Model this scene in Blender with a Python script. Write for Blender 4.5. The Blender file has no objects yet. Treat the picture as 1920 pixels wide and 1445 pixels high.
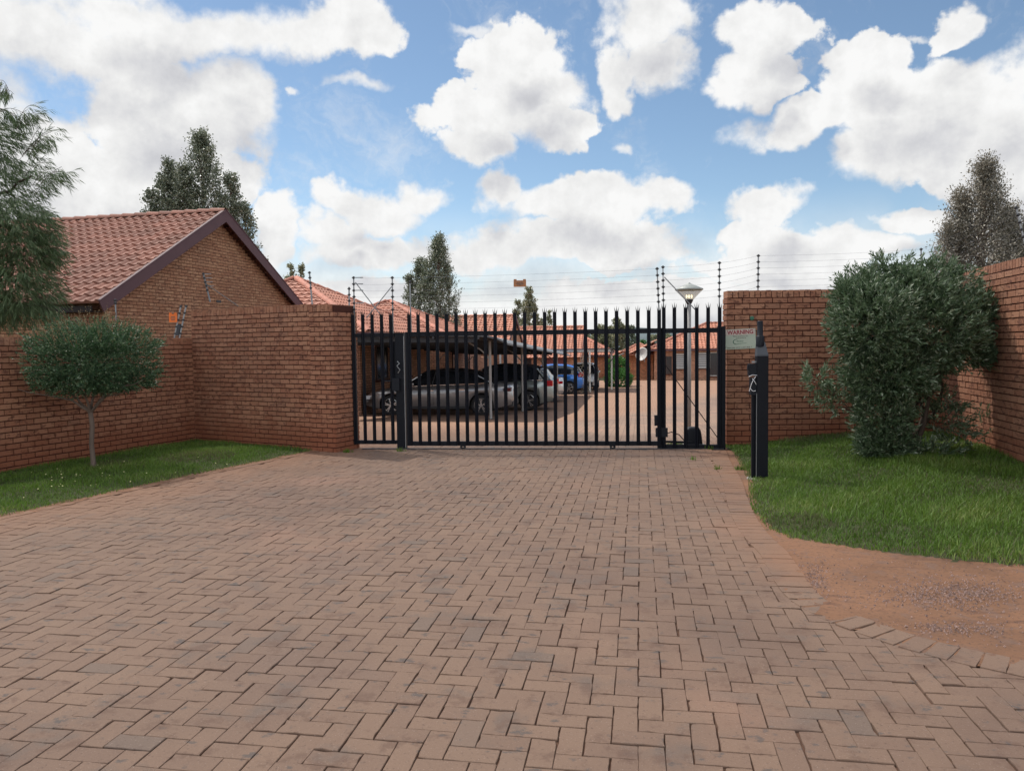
import bpy, bmesh, math, random
import numpy as np
from mathutils import Vector, Matrix
random.seed(7); RNG = np.random.default_rng(11)
S = bpy.context.scene
COL = S.collection
R = math.radians
PI = math.pi

# ------------------------------------------------------------------ camera
FPX, HC = 1430.0, 1.62
YAW, PITCH, ROLL = math.atan(240/1430), math.atan(76.5/1430), R(0.74)
fw = Vector((-math.sin(YAW)*math.cos(PITCH), math.cos(YAW)*math.cos(PITCH), -math.sin(PITCH)))
r0 = Vector((math.cos(YAW), math.sin(YAW), 0)); u0 = r0.cross(fw)
rt = r0*math.cos(ROLL) - u0*math.sin(ROLL); up = u0*math.cos(ROLL) + r0*math.sin(ROLL)
CAM = Vector((0, 0, HC))
cd = bpy.data.cameras.new("camera"); co = bpy.data.objects.new("camera", cd); COL.objects.link(co)
M = Matrix((rt, up, -fw)).transposed().to_4x4(); M.translation = CAM; co.matrix_world = M
cd.sensor_width = 36; cd.lens = 36*FPX/1920; cd.clip_start = .05; cd.clip_end = 20000
S.camera = co
def ray(px, py):
    return (fw*FPX + rt*(px-960) - up*(py-722.5)).normalized()
def proj(p):
    v = Vector(p)-CAM; d = v.dot(fw)
    return (960+FPX*v.dot(rt)/d, 722.5-FPX*v.dot(up)/d)

# ------------------------------------------------------------------ sun, world
SUN = Vector((-1.45, .9, 2.5)).normalized()
sd = bpy.data.lights.new("sun", 'SUN'); so = bpy.data.objects.new("sun", sd); COL.objects.link(so)
sd.energy = 5.0; sd.angle = R(.55); sd.color = (1, .94, .85)
so.rotation_euler = SUN.to_track_quat('Z', 'Y').to_euler()
S.view_settings.view_transform = 'Standard'; S.view_settings.look = 'None'
S.view_settings.exposure = 0.27; S.view_settings.gamma = 1
S.cycles.max_bounces = 6; S.cycles.transparent_max_bounces = 12
S.cycles.use_denoising = True; S.render.filter_size = 1.15

W = bpy.data.worlds.new("World"); S.world = W; W.use_nodes = True
class NT:
    """tiny node-graph helper"""
    def __init__(s, tree): s.t = tree; tree.nodes.clear()
    def n(s, typ, **kw):
        nd = s.t.nodes.new(typ)
        for k, v in kw.items():
            if k.startswith('i_'):
                nd.inputs[int(k[2:]) if k[2:].isdigit() else k[2:].replace('_', ' ')].default_value = v
            else: setattr(nd, k, v)
        return nd
    def l(s, a, b): s.t.links.new(a, b)
    def inp(s, nd, idx, v):
        if hasattr(v, 'is_linked') or hasattr(v, 'links'): s.l(v, nd.inputs[idx])
        else: nd.inputs[idx].default_value = v
    def m(s, op, a, b=0.0, c=None, clamp=False):
        nd = s.n('ShaderNodeMath', operation=op, use_clamp=clamp); s.inp(nd, 0, a); s.inp(nd, 1, b)
        if c is not None: s.inp(nd, 2, c)
        return nd.outputs[0]
    def vm(s, op, a, b=None, c=None):
        nd = s.n('ShaderNodeVectorMath', operation=op); s.inp(nd, 0, a)
        if b is not None: s.inp(nd, 1, b)
        if c is not None: s.inp(nd, 2, c)
        return nd
    def noise(s, vec, scale, detail=3, rough=.55, dist=0.0):
        nd = s.n('ShaderNodeTexNoise'); nd.inputs['Scale'].default_value = scale
        nd.inputs['Detail'].default_value = detail; nd.inputs['Roughness'].default_value = rough
        nd.inputs['Distortion'].default_value = dist
        if vec is not None: s.l(vec, nd.inputs['Vector'])
        return nd
    def ramp(s, v, a, b, lo=0., hi=1.):
        nd = s.n('ShaderNodeMapRange', interpolation_type='SMOOTHSTEP'); s.inp(nd, 0, v)
        for i, x in ((1, a), (2, b), (3, lo), (4, hi)): nd.inputs[i].default_value = x
        return nd.outputs[0]
    def mix(s, f, a, b, mode='MIX'):
        nd = s.n('ShaderNodeMix', data_type='RGBA', blend_type=mode); s.inp(nd, 0, f)
        s.inp(nd, 6, a if not isinstance(a, tuple) else (*a, 1)[:4]); s.inp(nd, 7, b if not isinstance(b, tuple) else (*b, 1)[:4])
        return nd.outputs[2]

def build_world():
    g = NT(W.node_tree)
    out = g.n('ShaderNodeOutputWorld'); sky = g.n('ShaderNodeTexSky', sky_type='NISHITA')
    sky.sun_disc = False; sky.sun_elevation = math.asin(SUN.z); sky.sun_rotation = math.atan2(SUN.x, SUN.y)
    sky.air_density = 1.0; sky.dust_density = .6; sky.ozone_density = .9; sky.altitude = 1500
    bg = g.n('ShaderNodeBackground'); bg.inputs[1].default_value = .112
    tint = g.vm('MULTIPLY', sky.outputs[0], (.97, 1.0, .95)); g.l(tint.outputs[0], bg.inputs[0])
    tc = g.n('ShaderNodeTexCoord'); d = tc.outputs['Generated']
    sp = g.n('ShaderNodeSeparateXYZ'); g.l(d, sp.inputs[0])
    az = g.m('ARCTAN2', sp.outputs[0], sp.outputs[1]); el = g.m('ARCSINE', sp.outputs[2])
    cb = g.n('ShaderNodeCombineXYZ'); g.l(az, cb.inputs[0]); g.l(el, cb.inputs[1]); p0 = cb.outputs[0]
    n1 = g.noise(p0, 5.5, 5, .58); n2 = g.noise(p0, 15, 6, .6)
    wob = g.vm('SUBTRACT', n1.outputs['Color'], (.5, .5, .5)).outputs[0]
    wob2 = g.vm('SUBTRACT', n2.outputs['Color'], (.5, .5, .5)).outputs[0]
    p = g.vm('MULTIPLY_ADD', wob, (.16, .13, 0), p0).outputs[0]
    p = g.vm('MULTIPLY_ADD', wob2, (.045, .04, 0), p).outputs[0]
    blobs = [(60,60,330,95),(330,40,330,70),(600,45,140,62),(430,200,122,105),(290,190,170,110),(60,310,170,110),
        (230,345,120,90),(500,440,50,70),(180,430,200,80),(380,340,90,85),(560,560,90,50),
        (945,105,78,72),(985,180,110,95),(880,225,108,50),(885,285,72,52),(1060,240,62,40),(900,30,60,14),
        (1205,45,95,75),(1165,150,48,62),(1230,120,60,60),(1425,50,95,58),(1390,130,75,52),(1430,165,50,36),
        (1620,105,95,55),(1690,190,200,90),(1480,235,125,48),(1850,215,160,105),(1650,300,120,60),(1850,320,120,66),
        (1810,25,55,45),(1720,52,60,10),(690,168,46,18),(1172,283,22,14),(590,182,12,9),
        (640,380,82,34),(700,400,115,44),(790,372,55,34),(1100,385,190,48),(1255,378,62,38),(930,370,46,36),(620,430,90,40),
        (1445,395,85,38),(1420,445,90,30),(1690,412,84,28),(1000,465,330,42),(700,470,160,40),(1500,480,260,40),(1160,440,120,30),
        (600,560,400,50),(1300,560,500,48),(60,520,300,60),(1850,430,120,60),(2150,150,260,160),(2300,400,250,120),
        (-250,200,330,200),(-500,420,300,150),(1950,560,400,60),(800,-260,300,90),(1400,-300,340,110),(200,-330,420,150),(2200,-250,300,160),(-700,-150,300,200)]
    def ang(a, b):
        v = ray(a, b); return math.atan2(v.x, v.y), math.asin(v.z)
    def field(p, big=False, tiny=False):
        acc = None
        for (x, y, rx, ry) in blobs:
            small = min(rx, ry) < 30 and y < 300
            if big and min(rx, ry) < 28: continue
            if small != tiny: continue
            c = ang(x, y); ax = abs(ang(x+rx*.5, y)[0]-ang(x-rx*.5, y)[0]); ay = abs(ang(x, y+ry*.5)[1]-ang(x, y-ry*.5)[1])
            q = g.vm('MULTIPLY_ADD', p, (1/ax, 1/ay, 0), (-c[0]/ax, -c[1]/ay, 0)).outputs[0]
            L = g.vm('LENGTH', q).outputs[1]
            acc = L if acc is None else g.m('MINIMUM', acc, L)
        return g.m('SUBTRACT', 1.10, acc)
    behind = g.ramp(sp.outputs[1], .55, .05)
    hi = g.ramp(el, .50, .75)
    oth = g.m('MAXIMUM', behind, hi)
    nf = g.noise(d, 3.2, 6, .55); cov = g.ramp(nf.outputs[0], .44, .56)
    def bill(pp):                                           # billowing detail at three sizes
        a_ = g.m('SUBTRACT', g.noise(pp, 14, 6, .62).outputs[0], .5); b_ = g.m('SUBTRACT', g.noise(pp, 42, 5, .62).outputs[0], .5)
        return g.m('ADD', g.m('MULTIPLY', a_, .95), g.m('MULTIPLY', b_, .40))
    Fn = g.m('ADD', field(p), bill(p0))
    soft = g.ramp(g.noise(p0, 4.3, 2, .5).outputs[0], .35, .65, .16, .62)   # some rims crisp, some wispy
    den = g.m('DIVIDE', g.m('ADD', Fn, .04), soft, clamp=True)
    den = g.m('MULTIPLY', g.m('MULTIPLY', den, den), g.m('SUBTRACT', 3.0, g.m('MULTIPLY', den, 2.0)))
    low = g.ramp(el, .19, .035, 0, .98)                      # pale veil near the horizon
    veil = g.m('MULTIPLY', low, g.m('MAXIMUM', g.ramp(g.noise(p0, 9, 5, .6).outputs[0], .25, .58), g.ramp(el, .09, .03)))
    den = g.m('MAXIMUM', den, veil)
    den = g.m('MAXIMUM', den, g.m('MULTIPLY', g.ramp(g.m('ADD', field(p, tiny=True), g.m('MULTIPLY', bill(p0), 1.6)), -.1, 1.0), .85))
    wisp = g.m('MULTIPLY', g.ramp(g.noise(p, 7, 6, .68).outputs[0], .50, .78), .5)
    den = g.m('MAXIMUM', den, wisp)
    den = g.m('MAXIMUM', den, g.m('MULTIPLY', oth, cov))
    # light comes from above and the left: how much cloud lies above a point sets how grey it is
    psh = g.vm('ADD', p0, (-.018, .045, 0)).outputs[0]
    psh = g.vm('MULTIPLY_ADD', wob, (.16, .13, 0), psh).outputs[0]
    above = g.m('ADD', field(psh, True), g.m('MULTIPLY', g.m('SUBTRACT', g.noise(g.vm('ADD', p0, (-.018, .03, 0)).outputs[0], 14, 6, .62).outputs[0], .5), 1.3))
    shade = g.ramp(above, .0, 1.15)
    r1 = g.m('SUBTRACT', g.noise(p0, 26, 6, .62).outputs[0], g.noise(g.vm('ADD', p0, (-.006, .012, 0)).outputs[0], 26, 6, .62).outputs[0])
    br = g.m('MULTIPLY_ADD', shade, -.22, .885)
    br = g.m('MULTIPLY_ADD', r1, .22, br)
    r2 = g.m('SUBTRACT', g.noise(p0, 11, 5, .55).outputs[0], g.noise(g.vm('ADD', p0, (-.012, .024, 0)).outputs[0], 11, 5, .55).outputs[0])
    br = g.m('MULTIPLY_ADD', r2, .42, br)
    br = g.m('MINIMUM', g.m('MAXIMUM', br, .5), .92)
    ccol = g.mix(g.ramp(br, .55, .85), (.955, .965, 1.02), (1.0, 1.0, .995))
    # unseen sunlit clouds behind and overhead are brightened to light the gate walls
    br = g.m('MULTIPLY', br, g.m('MULTIPLY_ADD', oth, .75, 1.0))
    cs = g.vm('SCALE', ccol); g.l(br, cs.inputs['Scale'])
    bg2 = g.n('ShaderNodeBackground'); g.l(cs.outputs[0], bg2.inputs[0]); bg2.inputs[1].default_value = .86
    mx = g.n('ShaderNodeMixShader'); g.l(den, mx.inputs[0]); g.l(bg.outputs[0], mx.inputs[1]); g.l(bg2.outputs[0], mx.inputs[2])
    g.l(mx.outputs[0], out.inputs[0])
build_world()
W.cycles.sampling_method = 'MANUAL'; W.cycles.sample_map_resolution = 512

# ------------------------------------------------------------------ terrain profile
GY = [(-400, 0), (12.2, 0), (27, -.77), (61, -1.32), (120, -2.6), (400, -9), (900, -14), (4000, -14)]
def gz(y):
    for (a, za), (b, zb) in zip(GY, GY[1:]):
        if y <= b: return za+(zb-za)*max(0, (y-a))/(b-a)
    return GY[-1][1]
def mound(x, y):                                             # the right-hand lawn rises towards the wall
    if x < 1.3 or y > 13: return 0.
    t = min(1, max(0, (x-1.5)/1.8))*min(1, max(0, (y-7.2)/4.))
    return .16*t*t*(3-2*t)
def G(px, py, dz=0):                                         # pixel -> ground point
    v = ray(px, py)
    t = 1.
    for _ in range(4000):
        p = CAM+v*t
        if p.z <= gz(p.y)+dz: break
        t += .02 if t < 30 else .1
    return Vector((p.x, p.y, gz(p.y)))
def AT(px, depth, z=None, py=None):                          # pixel column + distance along the view axis
    v = ray(px, 650 if py is None else py); k = depth/v.dot(fw); p = CAM+v*k
    return Vector((p.x, p.y, p.z if z is None else z))

# ------------------------------------------------------------------ mesh helpers
class MB:
    def __init__(s): s.v = []; s.f = []; s.m = []; s.r = []
    def face(s, pts, mi=0, r=0.5):
        b = len(s.v); s.v += [tuple(p) for p in pts]; s.f.append(tuple(range(b, b+len(pts)))); s.m.append(mi); s.r.append(r)
    def quads(s, vs, fs, mi=0, r=.5):
        b = len(s.v); s.v += [tuple(p) for p in vs]
        for f in fs: s.f.append(tuple(i+b for i in f)); s.m.append(mi); s.r.append(r)
    def box(s, c, d, mi=0, r=.5, ax=None, bev=0):
        """box centre c, full size d, ax = (ux,uy,uz) unit axes"""
        c = Vector(c); X, Y, Z = ax if ax else (Vector((1, 0, 0)), Vector((0, 1, 0)), Vector((0, 0, 1)))
        vs = [c+X*(d[0]/2*i)+Y*(d[1]/2*j)+Z*(d[2]/2*k) for i in (-1, 1) for j in (-1, 1) for k in (-1, 1)]
        s.quads(vs, [(0, 1, 3, 2), (4, 6, 7, 5), (0, 4, 5, 1), (2, 3, 7, 6), (0, 2, 6, 4), (1, 5, 7, 3)], mi, r)
    def bar(s, a, b, w, h=None, mi=0, r=.5, upv=(0, 0, 1)):
        a, b = Vector(a), Vector(b); d = b-a; L = d.length
        if L < 1e-6: return
        Z = d/L; U = Vector(upv)
        if abs(Z.dot(U)) > .98: U = Vector((0, 1, 0))
        X = U.cross(Z).normalized(); Y = Z.cross(X)
        s.box((a+b)/2, (w, h or w, L), mi, r, (X, Y, Z))
    def tube(s, pts, rad, n=8, mi=0, r=.5, cap=True):
        pts = [Vector(p) for p in pts]; rs = rad if isinstance(rad, (list, tuple)) else [rad]*len(pts)
        b = len(s.v); prev = None
        for i, p in enumerate(pts):
            t = (pts[min(i+1, len(pts)-1)]-pts[max(i-1, 0)]).normalized()
            ref = prev if prev is not None else (Vector((1, 0, 0)) if abs(t.x) < .8 else Vector((0, 1, 0)))
            X = (ref-t*ref.dot(t)).normalized(); prev = X; Y = t.cross(X)
            for k in range(n):
                a = 2*PI*k/n; q = p+X*(rs[i]*math.cos(a))+Y*(rs[i]*math.sin(a)); s.v.append(tuple(q))
        for i in range(len(pts)-1):
            for k in range(n):
                s.f.append((b+i*n+k, b+i*n+(k+1) % n, b+(i+1)*n+(k+1) % n, b+(i+1)*n+k)); s.m.append(mi); s.r.append(r)
        if cap:
            s.f.append(tuple(b+k for k in range(n))[::-1]); s.m.append(mi); s.r.append(r)
            s.f.append(tuple(b+(len(pts)-1)*n+k for k in range(n))); s.m.append(mi); s.r.append(r)
    def lathe(s, c, prof, n=20, mi=0, r=.5, ax=None):
        c = Vector(c); X, Y, Z = ax if ax else (Vector((1, 0, 0)), Vector((0, 1, 0)), Vector((0, 0, 1)))
        b = len(s.v)
        for (rr, h) in prof:
            for k in range(n):
                a = 2*PI*k/n; s.v.append(tuple(c+X*(rr*math.cos(a))+Y*(rr*math.sin(a))+Z*h))
        for i in range(len(prof)-1):
            for k in range(n):
                s.f.append((b+i*n+k, b+i*n+(k+1) % n, b+(i+1)*n+(k+1) % n, b+(i+1)*n+k)); s.m.append(mi); s.r.append(r)
    def build(s, name, mats, parent=None, smooth=False):
        me = bpy.data.meshes.new(name); me.from_pydata(s.v, [], s.f)
        mats = mats if isinstance(mats, (list, tuple)) else [mats]
        for m_ in mats: me.materials.append(m_)
        me.polygons.foreach_set('material_index', s.m)
        a = me.attributes.new('rnd', 'FLOAT', 'FACE'); a.data.foreach_set('value', s.r)
        if smooth: me.polygons.foreach_set('use_smooth', [True]*len(s.f))
        me.update(); o = bpy.data.objects.new(name, me); COL.objects.link(o)
        if parent: o.parent = parent
        return o
def np_mesh(name, V, F, rnd, mats, parent=None, mi=None, smooth=False):
    """V (N,3), F (M,k) uniform faces"""
    me = bpy.data.meshes.new(name); k = F.shape[1]
    me.vertices.add(len(V)); me.vertices.foreach_set('co', V.astype(np.float32).ravel())
    me.loops.add(F.size); me.loops.foreach_set('vertex_index', F.astype(np.int32).ravel())
    me.polygons.add(len(F)); me.polygons.foreach_set('loop_start', np.arange(0, F.size, k, dtype=np.int32))
    for m_ in (mats if isinstance(mats, (list, tuple)) else [mats]): me.materials.append(m_)
    me.update(calc_edges=True)
    a = me.attributes.new('rnd', 'FLOAT', 'FACE'); a.data.foreach_set('value', rnd.astype(np.float32))
    if mi is not None: me.polygons.foreach_set('material_index', mi.astype(np.int32))
    if smooth: me.polygons.foreach_set('use_smooth', [True]*len(F))
    me.validate(); o = bpy.data.objects.new(name, me); COL.objects.link(o)
    if parent: o.parent = parent
    return o
def tag(o, label=None, cat=None, group=None, kind=None):
    if label: o['label'] = label
    if cat: o['category'] = cat
    if group: o['group'] = group
    if kind: o['kind'] = kind
    return o
def thing(name, label, cat, loc=(0, 0, 0), rz=0, group=None):
    o = bpy.data.objects.new(name, None); COL.objects.link(o); o.location = loc; o.rotation_euler = (0, 0, rz)
    o.empty_display_size = .2
    return tag(o, label, cat, group)

# ------------------------------------------------------------------ materials
def mat(name, col, rough=.8, metal=0, var=.0, vscale=8, bump=0, bscale=60, rnd=0, fn=None, spec=.5, coat=0, trans=0, stretch=None):
    m_ = bpy.data.materials.new(name); m_.use_nodes = True; g = NT(m_.node_tree)
    out = g.n('ShaderNodeOutputMaterial'); b = g.n('ShaderNodeBsdfPrincipled')
    b.inputs['Roughness'].default_value = rough; b.inputs['Metallic'].default_value = metal
    b.inputs['Specular IOR Level'].default_value = spec; b.inputs['Coat Weight'].default_value = coat
    tc = g.n('ShaderNodeTexCoord'); vec = tc.outputs['Object']
    if stretch:
        vec = g.vm('MULTIPLY', vec, stretch).outputs[0]
    c = None
    base = (*col, 1)
    at = g.n('ShaderNodeAttribute', attribute_name='rnd'); rn = at.outputs['Fac']
    if fn: c = fn(g, vec, rn, base)
    else:
        if var or rnd:
            n = g.noise(vec, vscale, 5, .6)
            k = g.m('MULTIPLY_ADD', g.m('SUBTRACT', n.outputs[0], .5), var*4, 1.0)
            k = g.m('MULTIPLY_ADD', g.m('SUBTRACT', rn, .5), rnd*2, k)
            s_ = g.vm('SCALE', base[:3]); g.l(k, s_.inputs['Scale']); c = s_.outputs[0]
    if c is None: b.inputs['Base Color'].default_value = base
    else: g.l(c, b.inputs['Base Color'])
    if bump:
        nb = g.noise(vec, bscale, 4, .6); bp = g.n('ShaderNodeBump'); bp.inputs['Strength'].default_value = 1
        bp.inputs['Distance'].default_value = bump; g.l(nb.outputs[0], bp.inputs['Height']); g.l(bp.outputs[0], b.inputs['Normal'])
    sh = b.outputs[0]
    if trans:
        tr = g.n('ShaderNodeBsdfTranslucent'); (g.l(c, tr.inputs[0]) if c is not None else None)
        if c is None: tr.inputs[0].default_value = base
        mx = g.n('ShaderNodeMixShader'); mx.inputs[0].default_value = trans; g.l(sh, mx.inputs[1]); g.l(tr.outputs[0], mx.inputs[2]); sh = mx.outputs[0]
    g.l(sh, out.inputs[0]); return m_

def f_brick(soil=True, dark=1.):
    def fn(g, vec, rn, base):
        # each brick its own tone; burnt blotches and speckles, soil splashed on the lowest courses
        A = g.mix(g.ramp(rn, 0, 1), (base[0]*.86, base[1]*.80, base[2]*.78), (base[0]*1.12, base[1]*1.20, base[2]*1.22))
        A = g.mix(g.m('MULTIPLY', g.ramp(rn, .90, .97), .35), A, (.10, .038, .028))
        sv = g.vm('MULTIPLY', vec, (1, 1, 2.2)).outputs[0]
        sp = g.noise(sv, 10, 4, .7); k = g.ramp(sp.outputs[0], .515, .62)
        A = g.mix(g.m('MULTIPLY', k, .72), A, (.105, .036, .024))
        s2 = g.noise(vec, 70, 3, .6); A = g.mix(g.m('MULTIPLY', g.ramp(s2.outputs[0], .52, .72), .35), A, (.42, .25, .17))
        big = g.noise(vec, .9, 3, .5); A = g.mix(g.m('MULTIPLY', g.ramp(big.outputs[0], .45, .75), .22), A, (.16, .09, .065))
        if soil:
            sep = g.n('ShaderNodeSeparateXYZ'); g.l(vec, sep.inputs[0])
            h = g.m('MULTIPLY_ADD', g.noise(vec, 2.5, 3, .6).outputs[0], -.45, sep.outputs[2])
            A = g.mix(g.ramp(h, .40, -.12, 0, .78), A, (.25, .075, .034))
        return A
    return fn
def f_bricktex(sc=1.0):
    def fn(g, vec, rn, base):
        sep = g.n('ShaderNodeSeparateXYZ'); g.l(vec, sep.inputs[0]); cb = g.n('ShaderNodeCombineXYZ')
        g.l(g.m('ADD', sep.outputs[0], sep.outputs[1]), cb.inputs[0]); g.l(sep.outputs[2], cb.inputs[1])
        bt = g.n('ShaderNodeTexBrick'); g.l(cb.outputs[0], bt.inputs[0]); bt.inputs['Scale'].default_value = 1
        bt.inputs['Brick Width'].default_value = .232; bt.inputs['Row Height'].default_value = .085; bt.inputs['Mortar Size'].default_value = .008
        bt.inputs['Color1'].default_value = tuple(x*.78 for x in base[:3])+(1,); bt.inputs['Color2'].default_value = tuple(x*1.25 for x in base[:3])+(1,)
        bt.inputs['Mortar'].default_value = (.11, .05, .036, 1)
        n = g.noise(vec, 10, 4, .6)
        return g.mix(g.m('MULTIPLY', g.ramp(n.outputs[0], .55, .72), .5), bt.outputs[0], (.10, .045, .03))
    return fn
def f_tile(g, vec, rn, base):
    n = g.noise(vec, 1.3, 4, .6); n2 = g.noise(vec, 22, 4, .6)
    A = g.mix(rn, tuple(x*.82 for x in base[:3]), tuple(x*1.16 for x in base[:3]))
    A = g.mix(g.m('MULTIPLY', g.ramp(n.outputs[0], .4, .75), .4), A, tuple(x*.62 for x in (base[0]*.9, base[1]*1.05, base[2]*1.1)))
    return g.mix(g.m('MULTIPLY', g.ramp(n2.outputs[0], .55, .75), .3), A, tuple(x*.6 for x in base[:3]))
def f_paver(g, vec, rn, base):
    A = g.mix(rn, (base[0]*.93, base[1]*.92, base[2]*.93), (base[0]*1.06, base[1]*1.06, base[2]*1.05))
    lg = g.noise(vec, .33, 4, .6); A = g.mix(g.m('MULTIPLY', g.ramp(lg.outputs[0], .45, .66), .55), A, (.118, .072, .054))  # broad dark patches: shade over the drive put into the paver colour
    st = g.noise(vec, 2.6, 5, .62); A = g.mix(g.m('MULTIPLY', g.ramp(st.outputs[0], .54, .68), .55), A, (.125, .098, .082))
    st3 = g.noise(vec, .7, 4, .55); A = g.mix(g.m('MULTIPLY', g.ramp(st3.outputs[0], .52, .68), .35), A, (.17, .115, .09))
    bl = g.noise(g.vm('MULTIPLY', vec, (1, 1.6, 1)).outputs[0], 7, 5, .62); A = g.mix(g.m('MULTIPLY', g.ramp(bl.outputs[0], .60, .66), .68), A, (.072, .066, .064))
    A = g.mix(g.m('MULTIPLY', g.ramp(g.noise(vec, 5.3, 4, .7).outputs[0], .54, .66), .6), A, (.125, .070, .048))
    A = g.mix(g.m('MULTIPLY', g.ramp(rn, .965, .985), .4), A, (.10, .088, .08))
    sd_ = g.noise(vec, .42, 4, .6); A = g.mix(g.m('MULTIPLY', g.ramp(sd_.outputs[0], .53, .72), .55), A, (.30, .165, .11))
    sp = g.noise(vec, 55, 4, .7); A = g.mix(g.m('MULTIPLY', g.ramp(sp.outputs[0], .58, .68), .6), A, (.085, .05, .04))
    pale = g.noise(vec, 150, 2, .5); A = g.mix(g.m('MULTIPLY', g.ramp(pale.outputs[0], .62, .75), .3), A, (.5, .4, .34))
    # soil swept over the edges of the drive
    sep = g.n('ShaderNodeSeparateXYZ'); g.l(vec, sep.inputs[0])
    x, y = sep.outputs[0], sep.outputs[1]; wob = g.m('MULTIPLY', g.noise(vec, 1.1, 4, .6).outputs[0], 1.6)
    e1 = g.ramp(g.m('ADD', g.m('SUBTRACT', g.m('MULTIPLY', y, .28), x), g.m('MULTIPLY', wob, -1)), 5.7, 7.1, 0, .5)
    xs_ = g.m('SUBTRACT', x, g.m('MULTIPLY', g.m('MAXIMUM', g.m('SUBTRACT', 5.3, y), 0), 1.35)); e2 = g.ramp(g.m('SUBTRACT', xs_, wob), -.35, .75, 0, .8); near = g.ramp(y, 13.5, 11.5)
    e = g.m('MAXIMUM', e1, g.m('MULTIPLY', e2, near))
    return g.mix(e, A, (.27, .135, .075))
def f_leaf(c1, c2, c3):
    def fn(g, vec, rn, base):
        A = g.mix(g.ramp(rn, 0, .6), c1, c2); return g.mix(g.ramp(rn, .72, 1), A, c3)
    return fn
def f_soil(g, vec, rn, base):
    n = g.noise(vec, 1.2, 6, .6); n2 = g.noise(vec, 40, 4, .6); n3 = g.noise(vec, 6, 4, .6)
    A = g.mix(g.ramp(n.outputs[0], .35, .7), base[:3], tuple(x*.66 for x in base[:3]))
    st = g.noise(g.vm('MULTIPLY', vec, (1, 4, 1)).outputs[0], 2.2, 5, .65); A = g.mix(g.m('MULTIPLY', g.ramp(st.outputs[0], .54, .66), .6), A, (.12, .058, .038))
    A = g.mix(g.m('MULTIPLY', g.ramp(n2.outputs[0], .55, .66), .6), A, (.07, .04, .03))
    return g.mix(g.m('MULTIPLY', g.ramp(n3.outputs[0], .52, .68), .6), A, (.17, .105, .08))
def f_land(g, vec, rn, base):
    n = g.noise(vec, .02, 5, .6); n2 = g.noise(vec, .8, 4, .6)
    A = g.mix(g.ramp(n.outputs[0], .35, .65), (.06, .085, .035), (.15, .12, .06)); return g.mix(g.m('MULTIPLY', n2.outputs[0], .5), A, (.05, .065, .03))
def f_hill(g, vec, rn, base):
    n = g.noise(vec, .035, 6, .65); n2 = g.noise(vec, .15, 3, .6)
    A = g.mix(g.ramp(n.outputs[0], .35, .65), (.045, .065, .075), (.08, .105, .115)); return g.mix(g.ramp(n2.outputs[0], .74, .77), A, (.22, .22, .22))  # bluish tones put the distance haze into the hill colour

mBrick = mat('wall_brick', (.372, .168, .098), .88, fn=f_brick(), bump=.0012, bscale=130)
mBrickH = mat('house_brick', (.40, .205, .115), .88, fn=f_brick(False), bump=.0012, bscale=130)
mMortar = mat('mortar', (.070, .019, .011), .95, var=.15, vscale=30)
mBrickFar = mat('far_brick', (.46, .24, .15), .9, fn=f_bricktex())
mBrickOr = mat('orange_brick', (.62, .27, .15), .9, fn=f_bricktex())
mTile = mat('concrete_tile', (.290, .120, .082), .75, fn=f_tile, bump=.0012, bscale=90)
mTileFar = mat('terracotta_tile', (.33, .130, .085), .75, fn=f_tile, bump=.0012, bscale=90)
mTileOr = mat('orange_tile', (.37, .145, .09), .75, fn=f_tile)
mRidge = mat('ridge_tile', (.26, .085, .058), .75, fn=f_tile)
mCap = mat('hip_cap_tile', (.29, .105, .070), .8, fn=f_tile)
mFascia = mat('purple_brown_fascia', (.105, .050, .058), .65, var=.08, vscale=3)
mSoffitShade = mat('soffit_shade', (.018, .011, .011), .8)  # near-black: the shade below the eave is put into this colour
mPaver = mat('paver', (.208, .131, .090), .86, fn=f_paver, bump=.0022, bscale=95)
mSand = mat('joint_sand', (.115, .058, .036), .95, var=.15, vscale=20)
mThatch = mat('thatch', (.055, .058, .022), .95, var=.25, vscale=9)
mSoil = mat('red_soil', (.245, .122, .066), .95, fn=f_soil, bump=.012, bscale=14)
mLand = mat('land', (.1, .1, .05), 1, fn=f_land)
mHill = mat('hill', (.1, .1, .05), 1, fn=f_hill)
mBlack = mat('black_gate_paint', (.0040, .0055, .0105), .5, spec=.22, var=.1, vscale=6, bump=.0004, bscale=70)
mBlackM = mat('black_plastic', (.007, .009, .015), .5, spec=.25, var=.08)
mSteel = mat('galvanised_steel', (.28, .29, .30), .45, .7, var=.08, vscale=5)
mGreyP = mat('grey_paint', (.30, .29, .28), .55, var=.08, vscale=4)
mDarkMetal = mat('dark_metal', (.05, .052, .06), .45, .4)
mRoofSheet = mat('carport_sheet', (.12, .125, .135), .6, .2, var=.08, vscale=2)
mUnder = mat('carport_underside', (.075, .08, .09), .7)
mWhiteP = mat('cream_paint', (.62, .60, .55), .6, var=.05)
mWire = mat('fence_wire', (.22, .23, .25), .4, .8)
mIns = mat('insulator', (.03, .03, .033), .5)
mGlass = mat('dark_glass', (.012, .016, .022), .06, spec=.8)
mPane = mat('window_pane', (.02, .024, .03), .12, spec=.7)
mFrame = mat('brown_window_frame', (.07, .04, .035), .5)
mOrange = mat('orange_sign', (.85, .19, .03), .5, var=.06)
mOrangeD = mat('faded_orange_sign', (.42, .17, .07), .6, var=.1)
mSignBG = mat('sign_pale', (.50, .56, .46), .5, var=.07, vscale=5)
mSignRed = mat('sign_red', (.32, .03, .05), .5)
mSignTop = mat('sign_pink_band', (.62, .52, .46), .5)
mSignGreen = mat('sign_green', (.05, .16, .10), .5)
mSignDark = mat('sign_dark', (.12, .09, .08), .5)
mBark = mat('grey_bark', (.17, .125, .10), .9, var=.25, vscale=12, bump=.006, bscale=30, stretch=(1, 1, .3))
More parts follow.
